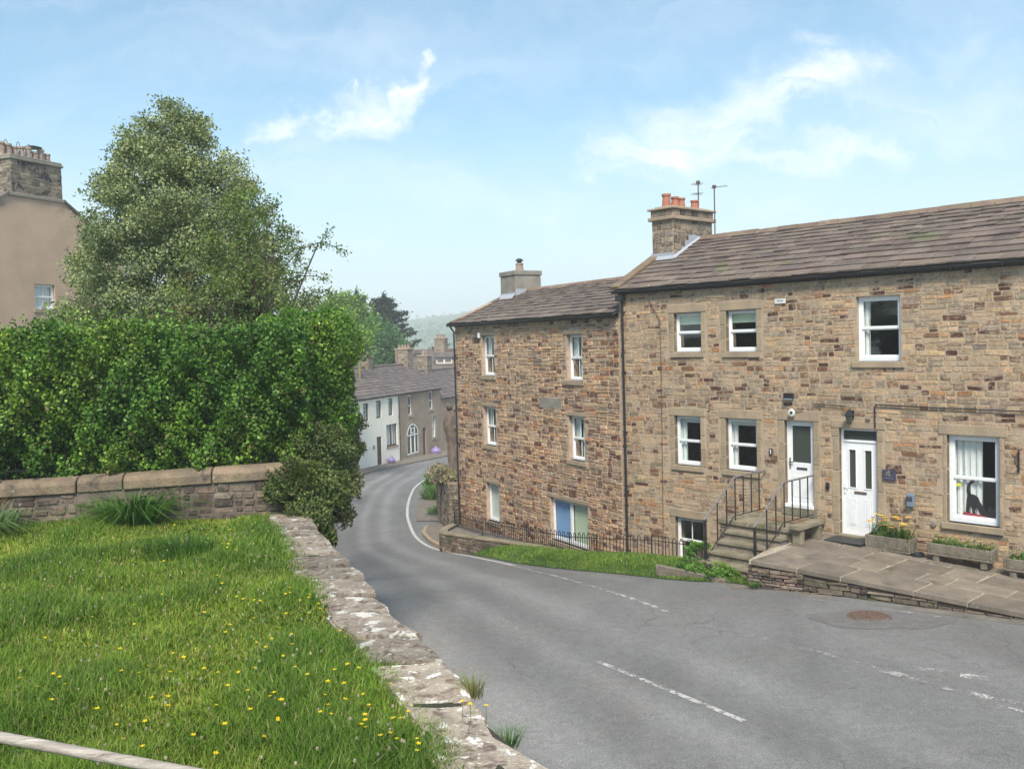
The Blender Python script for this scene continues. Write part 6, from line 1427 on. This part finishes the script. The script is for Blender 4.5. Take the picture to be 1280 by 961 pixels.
# pebbledashed house at upper left
oP = (-17.6,31.6); dP = (.39,.92); hP = thing('pebbledashed_house', 'tall brown pebbledashed gable end with broad sooty chimney behind the conical tree', 'house', (*oP, 0), math.atan2(dP[1], dP[0]))
def pl(px_, py_):      # point of the gable plane seen at a pixel -> (u, z)
    ray = Fw+(px_-640)/FPX*Rt-(py_-480.5)/FPX*Up; n = np.array([-dP[1], dP[0]]); k = (np.array(oP)@n)/(ray[:2]@n); w = ray*k; return (w[:2]-oP)@np.array(dP), CAMH+w[2]
u1, zc = pl(79,254); u0, zc0 = pl(15,248); us, zs_ = pl(110,281); ww0, wz1 = pl(43,355); ww1, wz0 = pl(70,387)
slope = (zc-zs_)/(us-u1); uw = 2.6; cz = (zc+zc0)/2
gp = [(u0-.25-uw, -1), (u1+uw+.1, -1), (u1+uw+.1, zc-slope*(uw+.1)), (u1+.05, zc), (u0-.2, zc), (u0-.25-uw, zc-slope*uw)]
mb = MB(); mb.prism(gp, 0, 9., M=lambda p: (p[0], p[2]+.45, p[1]))
hz = [(ww0, ww1, wz0, wz1)]; holewall(mb, gp[0][0], gp[1][0], -1, min(gp[2][1], gp[5][1]), 0, .449, hz)
mb.prism([(gp[0][0], min(gp[2][1], gp[5][1])), (gp[1][0], min(gp[2][1], gp[5][1])), gp[2], gp[3], gp[4], gp[5]], 0, .449, M=lambda p: (p[0], p[2], p[1]))
mb.build('wall', M['pebble'], hP)
window(hP, *hz[0], jamb=0, rec=.1, glazing=1, lintel=False, blind=[('curtain', .1, .9, .05, .95, 'curtain')])
ct = MB(); hgt = pl(79,207)[1]
chp = chimney(hP, u0, u1, .02, 1.5, zc+.12, hgt-.12, PAL_G, 'soot', 701, lift=(.14,.22), core='cement')
MB().box(u0-.06, -.05, hgt-.12, u1+.06, 1.6, hgt-.02).box(u0-.02, -.02, hgt-.019, u1+.02, 1.54, hgt+.06).build('cap', M['cement'], chp, bevel=.02)
MB().box(u0-.15, -.06, zc-.02, u1+.12, 1.7, zc+.119).build('stone_band', M['cement'], chp, bevel=.02)
for i in range(8):
    uu = u0+.12+(u1-u0-.24)*i/7; hh_ = rnd.uniform(.42, .56); rr = rnd.uniform(.115, .14)
    MB().lathe([(rr, hgt+.05), (rr*.9, hgt+.15), (rr*.8, hgt+hh_*.8), (rr*1.02, hgt+hh_*.86), (rr*.95, hgt+hh_), (rr*.7, hgt+hh_)], uu, .55, 10).build('chimney_pot', M['potbuff'], chp)
for uu in (u0+.35, u0+.85, u0+1.3): MB().tube([(uu-.1, .6, hgt+.42), (uu-.05, .6, hgt+.62), (uu, .6, hgt+.68), (uu+.05, .6, hgt+.62), (uu+.1, .6, hgt+.42)], .012, 5).build('wire_guard', M['rust'], chp)
MB().lathe([(.30, hgt+.58), (.31, hgt+.61), (.05, hgt+.68)], u0+1.55, .7, 14).build('cowl', M['black'], chp)
rf = MB()
for sgn, ua, ub, za, zb_ in ((1, u1+.0, u1+uw+.4, zc+.02, zc+.02-slope*(uw+.4)), (-1, u0-.15, u0-.25-uw-.3, zc+.02, zc+.02-slope*(uw+.4))):
    n = 8
    for i in range(n):
        a, b = i/n, (i+1)/n; k = rnd.uniform(.8, 1.2); A = (ua+(ub-ua)*a, za+(zb_-za)*a); Bq = (ua+(ub-ua)*b, za+(zb_-za)*b)
        rf.prism([(0, 0), (1, 0), (1, 1), (0, 1)], 0, 1, c=(k, k, k), M=lambda p: ((A if p[0] < .5 else Bq)[0], -.08 if p[1] < .5 else 9.2, (A if p[0] < .5 else Bq)[1]+(.0 if p[2] < .5 else .10)))
rf.box(u0-.2, 1.7, zc+.0, u1+.05, 9.2, zc+.1)
rf.build('roof', M['slateC'], hP)

# wooded distant slope, one mass
r = np.random.default_rng(90); n = 5200; P = []
x = r.uniform(-330, 260, n); y = r.uniform(330, 1150, n); keep = (np.sin(x*.021+y*.013)+np.sin(y*.019-x*.008)+r.normal(0, .5, n)) > .15; x, y = x[keep], y[keep]
z = np.array([g(b)+hill(a, b) for a, b in zip(x, y)])
C_ = np.stack([x, y, z+3], 1); Q = (C_[:, None, :]+r.normal(size=(len(C_), 9, 3))*[3.,3.,2.2]).reshape(-1, 3)
struct(leafcloud('distant_woods', Q, 4.2, tones(len(Q), [((.05,.08,.03), 2), ((.08,.12,.04), 2)], 91), M['needle'], None, aspect=.9, seed=92), 'stuff', 'far off woods on the hazy valley side', 'woods')

# ================================================================== AIR, SKY, LIGHT, CAMERA
SUN_EL, SUN_AZ = rad(50), rad(184)      # azimuth of the sun measured from +Y towards +X
hz = MB().box(-2700, -80, -30, 2700, 2700, 165).build('haze', None) if False else None
me = bpy.data.meshes.new('haze'); b = MB().box(-3450, -80, -20, 3450, 2620, 76); me.from_pydata(b.v, [], b.f); me.update()
hm = bpy.data.materials.new('air'); hm.use_nodes = True; nt = hm.node_tree; nt.nodes.clear(); out = nt.nodes.new('ShaderNodeOutputMaterial'); pv_ = nt.nodes.new('ShaderNodeVolumePrincipled')
pv_.inputs['Color'].default_value = (.93,.96,1,1); pv_.inputs['Density'].default_value = .0012; nt.links.new(pv_.outputs[0], out.inputs['Volume']); me.materials.append(hm)
ho = link('haze', me); ho['kind'] = 'stuff'; ho['label'] = 'thin pale valley haze'
w = bpy.data.worlds.new('World'); SC.world = w; w.use_nodes = True; nt = w.node_tree; nt.nodes.clear()
out = nt.nodes.new('ShaderNodeOutputWorld'); bg = nt.nodes.new('ShaderNodeBackground'); sky = nt.nodes.new('ShaderNodeTexSky'); sky.sky_type = 'NISHITA'; sky.sun_disc = False
sky.sun_elevation = SUN_EL; sky.sun_rotation = SUN_AZ; sky.air_density = 1.0; sky.dust_density = .6; sky.ozone_density = 1.6; sky.altitude = 200
tc = nt.nodes.new('ShaderNodeTexCoord'); sx = nt.nodes.new('ShaderNodeSeparateXYZ'); nt.links.new(tc.outputs['Generated'], sx.inputs[0])
X, Y, Z = sx.outputs; Ys = math_(nt, 'MAXIMUM', Y, .05); U = math_(nt, 'DIVIDE', X, Ys); V_ = math_(nt, 'DIVIDE', Z, Ys)
cb = nt.nodes.new('ShaderNodeCombineXYZ'); nt.links.new(U, cb.inputs[0]); nt.links.new(V_, cb.inputs[1]); uv = cb.outputs[0]
def vm(op, a, b=None):
    n = nt.nodes.new('ShaderNodeVectorMath'); n.operation = op
    for i, x in enumerate((a, b)):
        if x is None: continue
        if isinstance(x, tuple): n.inputs[i].default_value = x
        else: nt.links.new(x, n.inputs[i])
    return n
nz = nt.nodes.new('ShaderNodeTexNoise'); nz.inputs['Scale'].default_value = 9; nz.inputs['Detail'].default_value = 9; nz.inputs['Roughness'].default_value = .62; nt.links.new(uv, nz.inputs['Vector'])
off = vm('SUBTRACT', nz.outputs['Color'], (.5,.5,.5)).outputs[0]; sc_ = nt.nodes.new('ShaderNodeVectorMath'); sc_.operation = 'SCALE'; sc_.inputs['Scale'].default_value = .15; nt.links.new(off, sc_.inputs[0])
pw = vm('ADD', uv, sc_.outputs[0]).outputs[0]
def uvp(x, y): ray = Fw+(x-640)/FPX*Rt-(y-480.5)/FPX*Up; return (ray[0]/ray[1], ray[2]/ray[1], 0.)
def segm(a, b, rad_, amt):
    A, B = np.array(uvp(*a)), np.array(uvp(*b)); ba = tuple(B-A); bb = float((B-A)@(B-A)); pa = vm('SUBTRACT', pw, tuple(A)).outputs[0]
    h = math_(nt, 'DIVIDE', vm('DOT_PRODUCT', pa, ba).outputs['Value'], bb, clamp=True)
    s = nt.nodes.new('ShaderNodeVectorMath'); s.operation = 'SCALE'; s.inputs[0].default_value = ba; nt.links.new(h, s.inputs['Scale'])
    dd = vm('LENGTH', vm('SUBTRACT', pa, s.outputs[0]).outputs[0]).outputs['Value']
    return math_(nt, 'MULTIPLY', math_(nt, 'SUBTRACT', 1., ramp(nt, dd, 0, rad_/FPX)), amt)
segs = [((335,150),(430,146),28,.9), ((430,143),(500,128),40,.95), ((500,126),(528,98),30,.9), ((525,95),(542,55),22,.9), ((455,125),(448,78),13,.6), ((478,112),(490,82),20,.4), ((520,115),(575,105),22,.3),
        ((750,192),(900,188),52,.95), ((900,186),(1130,190),46,.9), ((830,170),(1000,125),78,.75), ((960,140),(1060,90),66,.8), ((1060,85),(1000,45),42,.75), ((900,150),(930,95),36,.5), ((1060,110),(1230,50),70,.3), ((1110,190),(1105,165),12,.7),
        ((280,198),(310,202),18,.45), ((340,215),(560,235),70,.3), ((380,190),(700,265),60,.28), ((1080,150),(1290,120),80,.4), ((640,90),(700,60),60,.2), ((1130,60),(1290,15),40,.35), ((60,110),(260,60),60,.15)]
tot = None
for s_ in segs:
    v = segm(*s_); tot = v if tot is None else math_(nt, 'MAXIMUM', tot, v)
st_ = nt.nodes.new('ShaderNodeMapping'); st_.inputs['Rotation'].default_value = (0, 0, .35); st_.inputs['Scale'].default_value = (1.2, 5.5, 1); nt.links.new(pw, st_.inputs['Vector'])
fib = noise(nt, st_.outputs[0], 4.5, 8, .62, .4)
cloud = math_(nt, 'MULTIPLY', tot, math_(nt, 'ADD', .12, math_(nt, 'MULTIPLY', ramp(nt, fib, .26, .68), .95)), clamp=True)
veil = math_(nt, 'MULTIPLY', ramp(nt, noise(nt, st_.outputs[0], 1.6, 7, .6, .3), .40, .80), .38)
hor = math_(nt, 'MULTIPLY', math_(nt, 'SUBTRACT', 1., ramp(nt, Z, -.02, .30)), .80)
cloud = math_(nt, 'MAXIMUM', cloud, veil)
sk_ = mixc(nt, 1., sky.outputs[0], (.67, .99, 1.0), 'MULTIPLY'); m1 = mixc(nt, math_(nt, 'MAXIMUM', hor, .06), sk_, (4.95, 5.5, 6.0)); fin = mixc(nt, cloud, m1, (6.8, 7.0, 7.2))
nt.links.new(fin, bg.inputs[0]); bg.inputs[1].default_value = .105; nt.links.new(bg.outputs[0], out.inputs[0])
ld = bpy.data.lights.new('sun', 'SUN'); ld.energy = 3.6; ld.angle = rad(18); ld.color = (1, .93, .82); lo_ = bpy.data.objects.new('sun', ld); COL.objects.link(lo_)
from mathutils import Vector, Matrix
sd = Vector((sin(SUN_AZ)*cos(SUN_EL), cos(SUN_AZ)*cos(SUN_EL), sin(SUN_EL))); lo_.rotation_euler = sd.to_track_quat('Z', 'Y').to_euler(); lo_.location = (0, 0, 60)
cd = bpy.data.cameras.new('camera'); cam = bpy.data.objects.new('camera', cd); COL.objects.link(cam); SC.camera = cam
cd.sensor_fit = 'HORIZONTAL'; cd.sensor_width = 36; cd.lens = 36*FPX/1280; cd.clip_start = .1; cd.clip_end = 6000
mw = Matrix(((Rt[0], Up[0], -Fw[0], 0), (Rt[1], Up[1], -Fw[1], 0), (Rt[2], Up[2], -Fw[2], CAMH), (0, 0, 0, 1))); cam.matrix_world = mw
SC.view_settings.view_transform = 'Standard'; SC.view_settings.look = 'None'; SC.view_settings.gamma = 1; SC.view_settings.exposure = .80
SC.cycles.max_bounces = 6; SC.cycles.diffuse_bounces = 3; SC.cycles.glossy_bounces = 2; SC.cycles.transparent_max_bounces = 8; SC.cycles.transmission_bounces = 2; SC.cycles.volume_bounces = 1
SC.cycles.use_denoising = True
